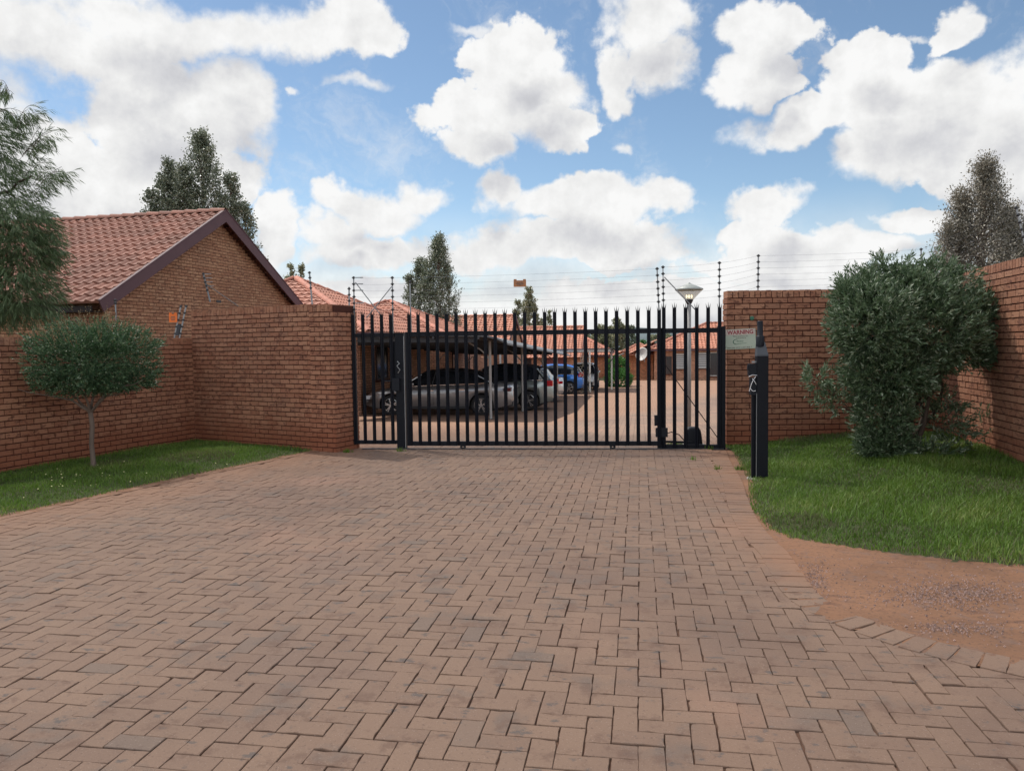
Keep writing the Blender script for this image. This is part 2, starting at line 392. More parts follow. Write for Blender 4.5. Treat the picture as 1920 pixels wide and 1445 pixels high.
mBarkD = mat('dark_bark', (.075, .055, .042), .9, var=.2, vscale=12, bump=.005, bscale=30)
LT = .28
mLfTop = mat('topiary_leaf', (0, 0, 0), .45, fn=f_leaf((.028, .070, .030), (.066, .135, .058), (.21, .27, .15)), trans=LT)
mLfDry = mat('dry_tip_leaf', (0, 0, 0), .6, fn=f_leaf((.16, .10, .05), (.25, .17, .09), (.3, .26, .15)), trans=LT)
mLfBush = mat('olive_leaf', (0, 0, 0), .45, fn=f_leaf((.062, .11, .050), (.13, .19, .10), (.34, .39, .28)), trans=.2)
mLfWil = mat('willow_leaf', (0, 0, 0), .5, fn=f_leaf((.055, .095, .035), (.11, .165, .07), (.20, .25, .13)), trans=LT)
mLfPop = mat('poplar_leaf', (0, 0, 0), .42, fn=f_leaf((.085, .11, .070), (.17, .195, .13), (.42, .44, .36)), trans=.2)
mLfBrn = mat('brownish_leaf', (0, 0, 0), .5, fn=f_leaf((.12, .115, .09), (.21, .19, .15), (.46, .42, .36)), trans=.2)
mLfGum = mat('gum_leaf', (0, 0, 0), .5, fn=f_leaf((.12, .14, .08), (.24, .25, .15), (.40, .38, .26)), trans=.2)
mLfGrn = mat('bright_leaf', (0, 0, 0), .45, fn=f_leaf((.02, .075, .018), (.05, .16, .03), (.11, .26, .06)), trans=LT)
mGrass = mat('grass_blade', (0, 0, 0), .55, fn=f_leaf((.066, .136, .016), (.135, .240, .030), (.30, .35, .10)), trans=.35)
mGrassDry = mat('dry_grass_blade', (0, 0, 0), .7, fn=f_leaf((.08, .09, .035), (.14, .14, .06), (.22, .20, .11)), trans=.3)
mFlow = mat('flower', (.75, .72, .35), .6)
mPebble = mat('pebble', (.30, .20, .17), .9, rnd=.45)
mTwine = mat('white_twine', (.7, .7, .72), .7)
mConcrete = mat('concrete', (.30, .28, .25), .9, var=.15)
mRubber = mat('tyre_rubber', (.018, .018, .02), .8)
mRim = mat('alloy_rim', (.55, .56, .58), .25, .9)
mRed = mat('tail_lamp', (.45, .01, .02), .15)
mRedDk = mat('dark_tail_lamp', (.10, .01, .015), .2)
mHead = mat('headlamp', (.7, .72, .75), .08)
mChrome = mat('chrome', (.8, .8, .82), .12, 1)

# ------------------------------------------------------------------ ground, hills
def build_land():
    xs = sorted(set([-4000, -1500, -600, -250, -100, -60]+list(range(-40, 41, 4))+[60, 100, 250, 600, 1500, 4000]))
    ys = sorted(set([-400, -150, -60]+list(range(-30, 130, 3))+[12.2, 27, 61, 160, 220, 300, 400, 600, 900, 1400, 2200, 4000]))
    V = []; F = []
    for y in ys:
        for x in xs: V.append((x, y, gz(y)-.06))
    n = len(xs)
    for j in range(len(ys)-1):
        for i in range(n-1): F.append((j*n+i, j*n+i+1, (j+1)*n+i+1, (j+1)*n+i))
    o = np_mesh('ground', np.array(V), np.array(F), np.full(len(F), .5), mLand); tag(o, kind='structure')
    # hills far off
    V = []; F = []; nx = 160
    for j, (yy, hh) in enumerate(((820, -14), (900, 4), (980, 13), (1100, 19), (1400, 16))):
        for i in range(nx):
            x = -1500+3000*i/(nx-1)
            h = hh+(5*math.sin(x*.013+1)+2.5*math.sin(x*.041+j)+random.uniform(-.9, 1.2))*(j > 0)
            V.append((x, yy, h))
    for j in range(4):
        for i in range(nx-1): F.append((j*nx+i, j*nx+i+1, (j+1)*nx+i+1, (j+1)*nx+i))
    o = np_mesh('hills', np.array(V), np.array(F), np.full(len(F), .5), mHill, smooth=True); tag(o, kind='structure')
build_land()

# drive outline (outer edge of the paving), from ground points
RE = [G(*p) for p in ((1362, 846), (1370, 868), (1392, 900), (1402, 935), (1418, 972), (1446, 1008), (1484, 1040), (1528, 1113), (1588, 1149), (1671, 1179), (1773, 1209), (1920, 1240))]
RE.append(RE[-1]+(RE[-1]-RE[-2])*2.5); RE.append(Vector((9, -1, 0)))
LE = [G(*p) for p in ((585, 846), (520, 860), (450, 874), (380, 888), (300, 905), (150, 938), (0, 970))]
LE.append(LE[-1]+(LE[-1]-LE[-2])*1.4); LE.append(Vector((-9.5, 3.5, 0))); LE.append(Vector((-12, 1.5, 0)))
def inpoly(x, y, P):
    c = False; j = len(P)-1
    for i in range(len(P)):
        if (P[i].y > y) != (P[j].y > y) and x < (P[j].x-P[i].x)*(y-P[i].y)/(P[j].y-P[i].y)+P[i].x: c = not c
        j = i
    return c
FRONT = [Vector((-3.9, 12.4, 0))]+LE+[Vector((-12, -2, 0)), Vector((9, -2, 0))]+RE[::-1]+[Vector((1.35, 12.4, 0))]
# resample the right and left edges for the border course
def offset_poly(E, d):
    out = []
    for i, p in enumerate(E):
        t = (E[min(i+1, len(E)-1)]-E[max(i-1, 0)]); t.z = 0; t.normalize(); out.append(p+Vector((t.y, -t.x, 0))*d)
    return out
def resample(E, step):
    out = []; acc = 0.; seg = 0
    for a, b in zip(E, E[1:]):
        L = (b-a).length; t = -acc
        t = (step-acc) if acc > 0 else 0
        while t < L:
            out.append((a.lerp(b, t/L), (b-a).normalized())); t += step
        acc = (L-(t-step)) % step
    return out
BW = .225
def smooth_line(E, it=2):
    for _ in range(it):
        q = [E[0]]
        for a, b in zip(E, E[1:]): q += [a.lerp(b, .25), a.lerp(b, .75)]
        E = q+[E[-1]]
    return E
RE = smooth_line(RE); LE = smooth_line(LE)
def build_paving():
    w = .108; Vs = []; Fs = []; Rn = []
    def paver(cx, cy, hx, hy, ang, full, z0):
        g_ = .0012 if full else .003; hx -= g_; hy -= g_
        ca, sa = math.cos(ang), math.sin(ang); dz = random.gauss(0, .0016) if full else 0
        tx, ty = (random.gauss(0, .007), random.gauss(0, .007)) if full else (0, 0)
        ang2 = random.gauss(0, .008) if full else 0; ca, sa = math.cos(ang+ang2), math.sin(ang+ang2)
        b = len(Vs); rr = random.random()
        def P(x, y, z): X = cx+x*ca-y*sa; Y = cy+x*sa+y*ca; Vs.append((X, Y, z+(gz(Y) if z0 is None else z0)+dz+x*tx+y*ty))
        if full:
            i = .003
            if cy < 9:
                nx_ = 5 if hx > hy else 3; ny_ = 8-nx_; C = [(-hx, -hy), (hx, -hy), (hx, hy), (-hx, hy)]; ring = []
                for q in range(4):
                    (xa, ya), (xb, yb) = C[q], C[(q+1) % 4]; m_ = (nx_, ny_)[q % 2]
                    for t in range(m_):
                        f_ = t/m_; chip = abs(random.gauss(0, .0012))+(random.uniform(.002, .007) if random.random() < .07 else 0); X_, Y_ = xa+(xb-xa)*f_, ya+(yb-ya)*f_
                        k_ = 1-chip/max(hx, hy)*1.6; ring.append((X_*k_ if hx < hy or abs(X_) < hx*.99 else math.copysign(abs(X_)-chip, X_), math.copysign(max(0, abs(Y_)-chip), Y_) if abs(abs(Y_)-hy) < 1e-6 else Y_))
                n_ = len(ring)
                for (ins, zz) in ((.0022, 0), (0, -.003), (0, -.04)):
                    for (X_, Y_) in ring: P(X_*(1-ins/hx), Y_*(1-ins/hy), zz)
                Fs.append(tuple(range(b, b+n_))); Rn.append(rr)
                for o_ in (0, n_):
                    for k in range(n_): k2 = (k+1) % n_; Fs.append((b+o_+k, b+o_+n_+k, b+o_+n_+k2, b+o_+k2)); Rn.append(rr)
                return
            for sx, sy in ((-1, -1), (1, -1), (1, 1), (-1, 1)): P(sx*(hx-i)+random.gauss(0, .001), sy*(hy-i)+random.gauss(0, .001), 0)
            for sx, sy in ((-1, -1), (1, -1), (1, 1), (-1, 1)): P(sx*hx+random.gauss(0, .0012), sy*hy+random.gauss(0, .0012), -.003)
            for sx, sy in ((-1, -1), (1, -1), (1, 1), (-1, 1)): P(sx*hx, sy*hy, -.04)
            Fs.append((b, b+1, b+2, b+3)); Rn.append(rr)
            for o_ in (0, 4):
                for k in range(4): k2 = (k+1) % 4; Fs.append((b+o_+k, b+o_+4+k, b+o_+4+k2, b+o_+k2)); Rn.append(rr)
            return
        else:
            for sx, sy in ((-1, -1), (1, -1), (1, 1), (-1, 1)): P(sx*hx, sy*hy, 0)
            Fs.append((b, b+1, b+2, b+3)); Rn.append(rr)
    # shrink the front outline by the border width on both sides
    REi = offset_poly(RE, BW-.075); LEi = offset_poly(LE, -(BW*.5-.05))
    FI = [Vector((LEi[0].x, 12.4, 0))]+LEi+[Vector((-12, -2, 0)), Vector((9, -2, 0))]+REi[::-1]+[Vector((REi[0].x, 12.4, 0))]
    X0, Y0 = -12, -1.5
    for iy in range(int((63.5)/w)):
        for ix in range(int(22/w)):
            c = (ix-iy) % 4
            x = X0+ix*w; y = Y0+iy*w
            if y > 61: continue
            if c == 0: cx, cy, hx, hy = x+w, y+w/2, w, w/2
            elif c == 3: cx, cy, hx, hy = x+w/2, y+w, w/2, w
            else: continue
            if cy < 12.35:
                if cy < 2.1: continue
                if not inpoly(cx, cy, FI): continue
                paver(cx+random.gauss(0, .0016), cy+random.gauss(0, .0016), hx, hy, 0, True, 0)
            elif cy < 61 and (-9.3 < cx < 7.5):
                paver(cx, cy, hx, hy, 0, False, None)
    for E, wd, sg in ((RE, BW, 1), (LE, BW*.5, -1)):
        for p, t in resample(E, .112 if sg == 1 else .222):
            if p.y < 2 or p.y > 12.3: continue
            n = Vector((t.y, -t.x, 0))*sg; c = p+n*wd*.5; paver(c.x, c.y, wd/2, (.112 if sg == 1 else .222)/2, math.atan2(n.y, n.x), True, .006)
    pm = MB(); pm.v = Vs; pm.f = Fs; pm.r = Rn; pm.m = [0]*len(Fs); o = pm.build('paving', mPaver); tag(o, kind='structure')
    # sand bed showing in the joints
    mb = MB(); ys = [-2, 12.2, 27, 61.2]
    for a, b in zip(ys, ys[1:]):
        dz = -.012 if a < 12 else -.004
        mb.face([(-13, a, gz(a)+(-.012 if a < 13 else -.004)), (9.5, a, gz(a)+(-.012 if a < 13 else -.004)), (9.5, b, gz(b)-(.012 if b < 13 else .004)), (-13, b, gz(b)-(.012 if b < 13 else .004))])
    o = mb.build('sand_bed', mSand); tag(o, kind='structure')
build_paving()

def edge_dist(x, y, P):
    best = 9
    for a, b in zip(P, P[1:]):
        d = b-a; L = d.x*d.x+d.y*d.y
        if L < 1e-9: continue
        t = max(0, min(1, ((x-a.x)*d.x+(y-a.y)*d.y)/L)); best = min(best, math.hypot(a.x+d.x*t-x, a.y+d.y*t-y))
    return best
def area_mesh(name, poly, mt, zf, step, skip=None, rough=0):
    xs = [p.x for p in poly]; ys = [p.y for p in poly]; V = {}; F = []; L = []
    nx = int((max(xs)-min(xs))/step)+2; ny = int((max(ys)-min(ys))/step)+2; x0, y0 = min(xs)-step/2, min(ys)-step/2
    def vid(i, j):
        if (i, j) not in V:
            x, y = x0+i*step, y0+j*step; V[(i, j)] = len(L); L.append((x, y, zf(x, y)+random.gauss(0, rough)))
        return V[(i, j)]
    for j in range(ny):
        for i in range(nx):
            if inpoly(x0+(i+.5)*step, y0+(j+.5)*step, poly): F.append((vid(i, j), vid(i+1, j), vid(i+1, j+1), vid(i, j+1)))
    return np_mesh(name, np.array(L), np.array(F), np.full(len(F), .5), mt, smooth=True)

# soil and lawn outlines
GR = [G(*p) for p in ((1372, 845), (1392, 880), (1404, 905), (1403, 930), (1412, 962), (1440, 992), (1480, 1010), (1530, 1018), (1600, 1028), (1700, 1040), (1800, 1052), (1925, 1064), (2100, 1090))]
LAWN_R = GR+[Vector((4.75, 4.5, 0)), Vector((4.75, 12.9, 0)), Vector((1.25, 12.2, 0))]
SOIL_R = [Vector((p.x, p.y, 0)) for p in offset_poly(RE, .12)]+[Vector((12, -1, 0)), Vector((12, 12.6, 0)), Vector((1.3, 12.3, 0))]
WL0 = G(367, 827); wdir = Vector((math.sin(YAW*0+R(11)), math.cos(R(11)), 0))
LAWN_L = [Vector((p.x, p.y, 0)) for p in offset_poly(LE, -.0)]+[Vector((-13, 1.5, 0)), WL0-wdir*9+Vector((-.05, 0, 0)), WL0+Vector((-.05, .05, 0)), G(585, 836)+Vector((.1, .1, 0))]
def zsoil(x, y): return -.002+.012*math.sin(x*3.1+y*1.7)*math.sin(y*2.3)*.6+mound(x, y)+ (.004 if x > 0 else 0)
o = area_mesh('soil', [Vector((p.x, p.y, 0)) for p in offset_poly(RE, .20)]+SOIL_R[len(RE):], mSoil, lambda x, y: zsoil(x, y)-.004+((max(0, .010-.06*edge_dist(x, y, RE))*(1 if math.sin(x*5.1+y*3.7)+math.sin(y*6.3-x*2.9) > -.3 else .2) if y < 5.6 else -.010) if inpoly(x, y, FRONT) else 0), .045, rough=.0018); tag(o, kind='structure')
o = area_mesh('soil', [Vector((p.x, p.y, 0)) for p in offset_poly(LE, -.08)]+LAWN_L[len(LE):], mSoil, lambda x, y: .006, .08, rough=.002); tag(o, kind='structure')

o = area_mesh('lawn_ground', LAWN_R, mThatch, lambda x, y: zsoil(x, y)-.012+.022*min(1, edge_dist(x, y, GR)/.14), .045, rough=.003); tag(o, kind='structure')
o = area_mesh('lawn_ground', LAWN_L, mThatch, lambda x, y: -.008+.022*min(1, edge_dist(x, y, LE)/.14), .06, rough=.003); tag(o, kind='structure')
def blades(name, poly, edge, dens, hmin, hmax, zf, label, m_=None, patch=None):
    xs = [p.x for p in poly]; ys = [p.y for p in poly]
    A = (max(xs)-min(xs))*(max(ys)-min(ys)); N = int(A*dens); P = []
    X = RNG.uniform(min(xs), max(xs), N); Y = RNG.uniform(min(ys), max(ys), N)
    for x, y in zip(X, Y):
        if not inpoly(x, y, poly): continue
        d = edge_dist(x, y, edge)
        nz = math.sin(x*2.3+1.2*math.sin(y*1.9))*math.sin(y*2.9+1.7*math.sin(x*1.3))
        if d < .10 and random.random() > .35+d*5: continue
        P.append((x, y, zf(x, y), d, nz))
    P = np.array(P); n = len(P)
    h = (hmin+(hmax-hmin)*RNG.random(n))*(1+.35*P[:, 4])*np.clip(.5+P[:, 3]*1.2, .5, 1)
    th = RNG.uniform(0, 2*PI, n); lean = RNG.uniform(.1, 1.0, n)*h; wv = RNG.uniform(0.002, .0042, n)
    ph = th+PI/2+RNG.normal(0, .5, n)
    base = P[:, :3]; dx = np.stack([np.cos(th), np.sin(th), np.zeros(n)], 1)*wv[:, None]
    ld = np.stack([np.cos(ph), np.sin(ph), np.zeros(n)], 1)*lean[:, None]
    a = base-dx; b = base+dx; c = base+ld*.35+np.array([0, 0, 1])*(h*.62)[:, None]; t = base+ld+np.array([0, 0, 1])*h[:, None]
    V = np.stack([a, b, c+dx*.8, c-dx*.8, t], 1).reshape(-1, 3)
    i = np.arange(n)*5
    F = np.concatenate([np.stack([i, i+1, i+2], 1), np.stack([i, i+2, i+3], 1), np.stack([i+3, i+2, i+4], 1)])
    r = RNG.random(n)*.7+.26*P[:, 4]+.1; dry = (RNG.random(n) < np.where(P[:, 3] < .2, .22, .07+.10*np.clip(P[:, 4]*-1.5, 0, 1)))
    if patch is not None: 
        for (cx, cy, rr) in patch: dry |= ((P[:, 0]-cx)**2+(P[:, 1]-cy)**2 < rr*rr) & (RNG.random(n) < .55)
    rr3 = np.tile(r, 3); mi = np.tile(dry.astype(int), 3)
    o = np_mesh(name, V, F, np.clip(rr3, 0, 1), [mGrass, mGrassDry], mi=mi)
    tag(o, label, 'grass', kind='stuff'); return o
p1 = G(1530, 835); p2 = G(1500, 985)
blades('grass', LAWN_R, GR, 4600, .035, .085, mound, 'bright green grass of the lawn under the big bush on the right', patch=[(p1.x, p1.y, .7), (p2.x, p2.y, .3)])
p3 = G(370, 860)
blades('grass', LAWN_L, LE, 3600, .03, .07, lambda x, y: 0.005, 'green grass strip along the left brick wall under the round tree', patch=[(p3.x, p3.y, .55), (p3.x-.9, p3.y-.7, .3)])
for k, (px, py, n_, sc) in enumerate(((750, 846, 60, .07), (652, 848, 60, .06), (1266, 838, 170, .10), (1390, 880, 60, .07), (1330, 842, 30, .05), (1345, 880, 30, .04), (1300, 862, 20, .03))):
    c = G(px, py); V = []; F = []; rn = []
    for i in range(n_):
        a = random.uniform(0, 2*PI); rr = min(abs(random.gauss(0, sc)), 1.3*sc)*.7; x, y = c.x+rr*math.cos(a)*1.4, c.y+rr*math.sin(a)*.6
        h = random.uniform(.03, .10)*(1.2 if k == 2 else .8); b = len(V); w = random.uniform(.003, .009); t = random.uniform(0, 6.28); l = random.uniform(0, .05)
        V += [(x-w*math.cos(t), y-w*math.sin(t), -.01), (x+w*math.cos(t), y+w*math.sin(t), -.01), (x+l*math.sin(t), y+l*math.cos(t), h)]; F.append((b, b+1, b+2)); rn.append(random.random())
    o = np_mesh('weed_tuft', np.array(V), np.array(F), np.array(rn), mGrass)
    tag(o, ('weed tuft at the foot of the gate post between the two gates', 'weed tuft at the foot of the brick pillar left of the gate', 'broad leafy weed patch under the fixed palisade panel',
            'scruffy weed tuft growing from paving edge beside the lawn', 'tiny weed tuft in the paving before the fixed panel', 'low weeds in the paving joints near the right paving edge', 'small flat weed in the paving left of the paving edge')[k], 'weed', 'weeds growing around the gate')
# clover flowers in the left strip
mb = MB()
for i in range(44):
    if i < 26: p = G(random.gauss(140, 50), random.gauss(905, 13))
    else: p = G(random.uniform(10, 480), random.uniform(865, 945))
    if not inpoly(p.x, p.y, LAWN_L): continue
    s_ = random.uniform(.004, .009); mb.lathe((p.x, p.y, random.uniform(.05, .085)), [(0.0005, s_), (s_, s_*.5), (s_, 0), (.0005, -s_*.5)], 6)
o = mb.build('clover_flowers', mFlow); tag(o, 'pale yellow clover flowers scattered in the left grass strip', 'flowers', kind='stuff')
# gravel on the soil patch
mb = MB()
for i in range(2600):
    k = random.random()
    if k < .5: px, py = random.gauss(1790, 70), random.gauss(1115, 14)
    elif k < .7: px, py = random.gauss(1520, 20), random.gauss(1085, 18)
    elif k < .8: px, py = random.gauss(1800, 50), random.gauss(1178, 6)
    else: px, py = random.uniform(1490, 1918), random.uniform(1045, 1215)
    p = G(px, py)
    if inpoly(p.x, p.y, FRONT): continue
    s_ = random.uniform(.0025, .008)*(1.6 if random.random() < .06 else 1); z = zsoil(p.x, p.y)
    ax = Vector((random.gauss(0, 1), random.gauss(0, 1), random.gauss(0, .4))).normalized(); ay = ax.orthogonal().normalized()
    mb.quads([Vector((p.x, p.y, z))+v for v in (ax*s_, ay*s_*.8, -ax*s_, -ay*s_*.8, Vector((0, 0, s_*.9)), Vector((0, 0, -s_)))], [(0, 1, 4), (1, 2, 4), (2, 3, 4), (3, 0, 4)], 0, random.random())
o = mb.build('gravel', mPebble); tag(o, 'loose reddish gravel lying on the bare soil patch', 'gravel', kind='stuff')

# ------------------------------------------------------------------ brick walls (every brick is modelled)
CH, BL, BS = .085, .232, 1.
def lay_face(mb, o, u, n, width, height, clip=None, shift=0, z0=0, mi=0):
    """bricks on one face: o = lower corner, u along, n outwards"""
    o, u, n = Vector(o), Vector(u), Vector(n); Z = Vector((0, 0, 1)); rows = int(round(height/(CH*BS))); CH_ = height/rows; BL_ = BL*BS; off = .010
    for r_ in range(rows):
        zz = r_*CH_; h = CH_-.0155; x = -BL_/2 if (r_+shift) % 2 else 0
        while x < width-.01:
            a, b = max(x, 0), min(x+BL_-.014, width)
            x += BL_
            if b-a < .03: continue
            if clip:
                r1 = clip(zz+h*.5)
                if r1 is None: continue
                a, b = max(a, r1[0]), min(b, r1[1])
                if b-a < .02: continue
            j = lambda: random.gauss(0, .0012)
            pr = off+random.gauss(0, .0012); q = []
            for (uu, vv) in ((a, zz), (b, zz), (b, zz+h), (a, zz+h)): q.append(o+u*(uu+j())+Z*(vv+j()+z0)+n*(pr+j()*.6))
            bk = [p-n*(pr+.004) for p in q]
            mb.quads(q+bk, [(0, 1, 2, 3), (0, 4, 5, 1), (1, 5, 6, 2), (2, 6, 7, 3), (3, 7, 4, 0)], mi, random.random())
def coping(p0, u, n, width, thick, z, parent, name='coping'):
    mb = MB(); x = 0.; Z = Vector((0, 0, 1)); u = Vector(u); n = Vector(n)
    mb.box(Vector(p0)+u*width/2-n*thick/2+Z*(z+.048), (width-.01, thick-.03, .086), 1, .5, (u, -n, Z))
    while x < width-.02:
        w = min(.0735*BS, width-x); c = Vector(p0)+u*(x+w/2)-n*(thick/2)+Z*(z+.053+random.gauss(0, .0015))
        mb.box(c, (w, thick+.012+random.gauss(0, .002), .106), 0, random.random(), (u, -n, Z)); x += .085*BS
    return mb.build(name, [mBrick, mMortar], parent)
def brick_wall(p0, p1, h, thick, faces, label, shift=0, zoff=0, name='brick_wall'):
    """front face runs p0->p1, outward normal = u x Z ... faces: subset of F,B,0,1"""
    p0, p1 = Vector(p0), Vector(p1); d = p1-p0; L = d.length; u = d/L; n = Vector((u.y, -u.x, 0)); Z = Vector((0, 0, 1))
    mb = MB(); mb.box((p0+p1)/2-n*thick/2+Z*(h/2-.1+zoff), (L-.002, thick-.002, h+.2), 1, .5, (u, -n, Z))
    if 'F' in faces: lay_face(mb, p0, u, n, L, h, shift=shift, z0=zoff)
    if 'B' in faces: lay_face(mb, p1-n*thick, -u, -n, L, h, shift=shift, z0=zoff)
    if '0' in faces: lay_face(mb, p0-n*thick, n, -u, thick, h, shift=1-shift, z0=zoff)
    if '1' in faces: lay_face(mb, p1, -n, u, thick, h, shift=1-shift, z0=zoff)
    o = mb.build(name, [mBrick, mMortar]); tag(o, label, 'wall')
    coping(p0, u, n, L, thick, h+zoff, o); return o
# left side
BS = .89; FL1 = G(587, 845); fl = (FL1-WL0).normalized()
lw = brick_wall(WL0-wdir*9.2, WL0, 1.70, .22, 'F', 'long low brick boundary wall running along the left grass strip')
fa = brick_wall(WL0, FL1, 2.18, .22, 'FB', 'tall brick facade wall between the low left wall and the gate', shift=1)
PL0 = FL1.copy(); PL1 = G(631, 848)
mb = MB(); u = (PL1-PL0).normalized(); n = Vector((u.y, -u.x, 0)); pw = (PL1-PL0).length; pt = .56; hp = 2.165
mb.box((PL0+PL1)/2-n*pt/2+Vector((0, 0, hp/2-.1)), (pw-.002, pt-.002, hp+.2), 1, .5, (u, -n, Vector((0, 0, 1))))
lay_face(mb, PL0, u, n, pw, hp); lay_face(mb, PL1, -n, u, pt, hp, shift=1); lay_face(mb, PL0-n*pt, n, -u, pt, hp, shift=1)
pil = mb.build('pillar', [mBrick, mMortar], fa); coping(PL0, u, n, pw, pt, hp, pil)
# right side
BS = 1.
FR0 = Vector((1.33, 12.13, 0)); FR1 = FR0+Vector((math.cos(YAW), math.sin(YAW), 0))*3.45
rf = brick_wall(FR0, FR1, 27*CH, .22, 'F0', 'tall brick facade wall right of the gate carrying the warning sign')
RW0 = Vector((4.62, 12.75, 0)); RW1 = Vector((4.20, 5.2, 0))
rw = brick_wall(RW0, RW1, 29*CH, .22, 'F', 'high brick boundary wall on the right edge behind the big bush')

# ------------------------------------------------------------------ tiled roofs
def tile_plane(mb, O, u, v, W_, L_, lo=lambda t: 0, hi=None, per=.27, course=.33, amp=.042, ns=6, mi=0):
    """O eave corner, u along the eave, v up the slope (unit vectors); lo/hi clamp u at slope distance t"""
    O, u, v = Vector(O), Vector(u).normalized(), Vector(v).normalized(); n = u.cross(v).normalized()
    if n.z < 0: n = -n
    hi = hi or (lambda t: W_); nu = max(2, int(W_/per*ns)); nc = max(1, int(round(L_/course)))
    cs = L_/nc
    def hgt(x):
        f = (x/per) % 1.
        return amp*math.sin(PI*f/.5) if f < .5 else -.006*math.sin(PI*(f-.5)/.5)
    for k in range(nc):
        t0, t1 = k*cs, (k+1)*cs; b = len(mb.v)
        for (t, h) in ((t0, -.016), (t0, .040), (t1+.01, .004)):
            a_, b_ = lo(min(t, L_)), hi(min(t, L_))
            for i in range(nu+1):
                x = W_*i/nu; xc = min(max(x, a_), b_); mb.v.append(tuple(O+u*xc+v*t+n*(h+hgt(x) if h > 0 else h)))
        for rr in range(2):
            for i in range(nu):
                q = (b+rr*(nu+1)+i, b+rr*(nu+1)+i+1, b+(rr+1)*(nu+1)+i+1, b+(rr+1)*(nu+1)+i)
                mid = W_*(i+.5)/nu
                if mid < lo(t0)-per/ns or mid > hi(t0)+per/ns: continue
                random.seed(int(mid/(2*per))*977+k*31+int(abs(O.x)*100)); mb.f.append(q); mb.m.append(mi); mb.r.append(random.random())
def caps(a, b, rad=.12, piece=.38, mats=None, parent=None, name='ridge_cap', lift=.02):
    a, b = Vector(a), Vector(b); d = b-a; L = d.length; t = d/L; X = t.cross(Vector((0, 0, 1))).normalized(); N_ = X.cross(t)
    if N_.z < 0: N_ = -N_
    mb = MB(); k = int(L/piece)+1; st = L/k
    for i in range(k):
        p, q = a+t*(i*st), a+t*((i+1)*st+.03); bb = len(mb.v); rr = random.random()
        for (c, r_, l_) in ((p, rad*.95, 0), (q, rad*1.12, .014)):
            for j in range(9):
                an = PI*j/8; mb.v.append(tuple(c+X*(r_*math.cos(an))+N_*(r_*math.sin(an)*.85+lift-.03+l_)))
        for j in range(8): mb.f.append((bb+j, bb+j+1, bb+10+j, bb+9+j)); mb.m.append(0); mb.r.append(rr)
        mb.f.append(tuple(bb+9+j for j in range(9))); mb.m.append(0); mb.r.append(rr)
    return mb.build(name, mats or mRidge, parent, True)

def window_on(parent, c, u, n, w, h, mf=None, bars=1, mp=None):
    """window on a wall: c centre on the wall face, u along, n outward"""
    c, u, n = Vector(c), Vector(u), Vector(n); Z = Vector((0, 0, 1)); ax = (u, n, Z)
    mb = MB(); mb.box(c+n*.012, (w, .03, h), 0, .5, ax); o = mb.build('window', mp or mPane, parent)
    f = MB(); t = .05
    for sgn in (-1, 1):
        f.box(c+u*(sgn*(w/2+t/2))+n*.02, (t, .06, h+2*t), 0, .5, ax); f.box(c+Z*(sgn*(h/2+t/2))+n*.02, (w-.002, .06, t), 0, .5, ax)
    for i in range(bars): f.box(c+u*(w*((i+1)/(bars+1)-.5))+n*.03, (.035, .03, h-.002), 0, .5, ax)
    f.build('frame', mf or mFrame, o)
    s_ = MB(); s_.box(c-Z*(h/2+t+.035)+n*.05, (w+.16, .12, .07), 0, .5, ax); s_.build('sill', mMortar, o); return o
def door_on(parent, c, u, n, w, h, m_):
    c, u, n = Vector(c), Vector(u), Vector(n); Z = Vector((0, 0, 1)); ax = (u, n, Z); mb = MB()
    mb.box(c+Z*h/2+n*.015, (w, .04, h), 0, .5, ax)
    for i in range(2):
        for j in (-1, 1): mb.box(c+Z*(h*(.28+.42*i))+u*(j*w*.22)+n*.037, (w*.3, .008, h*.3), 0, .5, ax)
    o = mb.build('door', m_, parent); k = MB(); k.box(c+Z*1.0+u*(w*.4)+n*.07, (.1, .05, .03), 0, .5, ax); k.build('handle', mSteel, o); return o

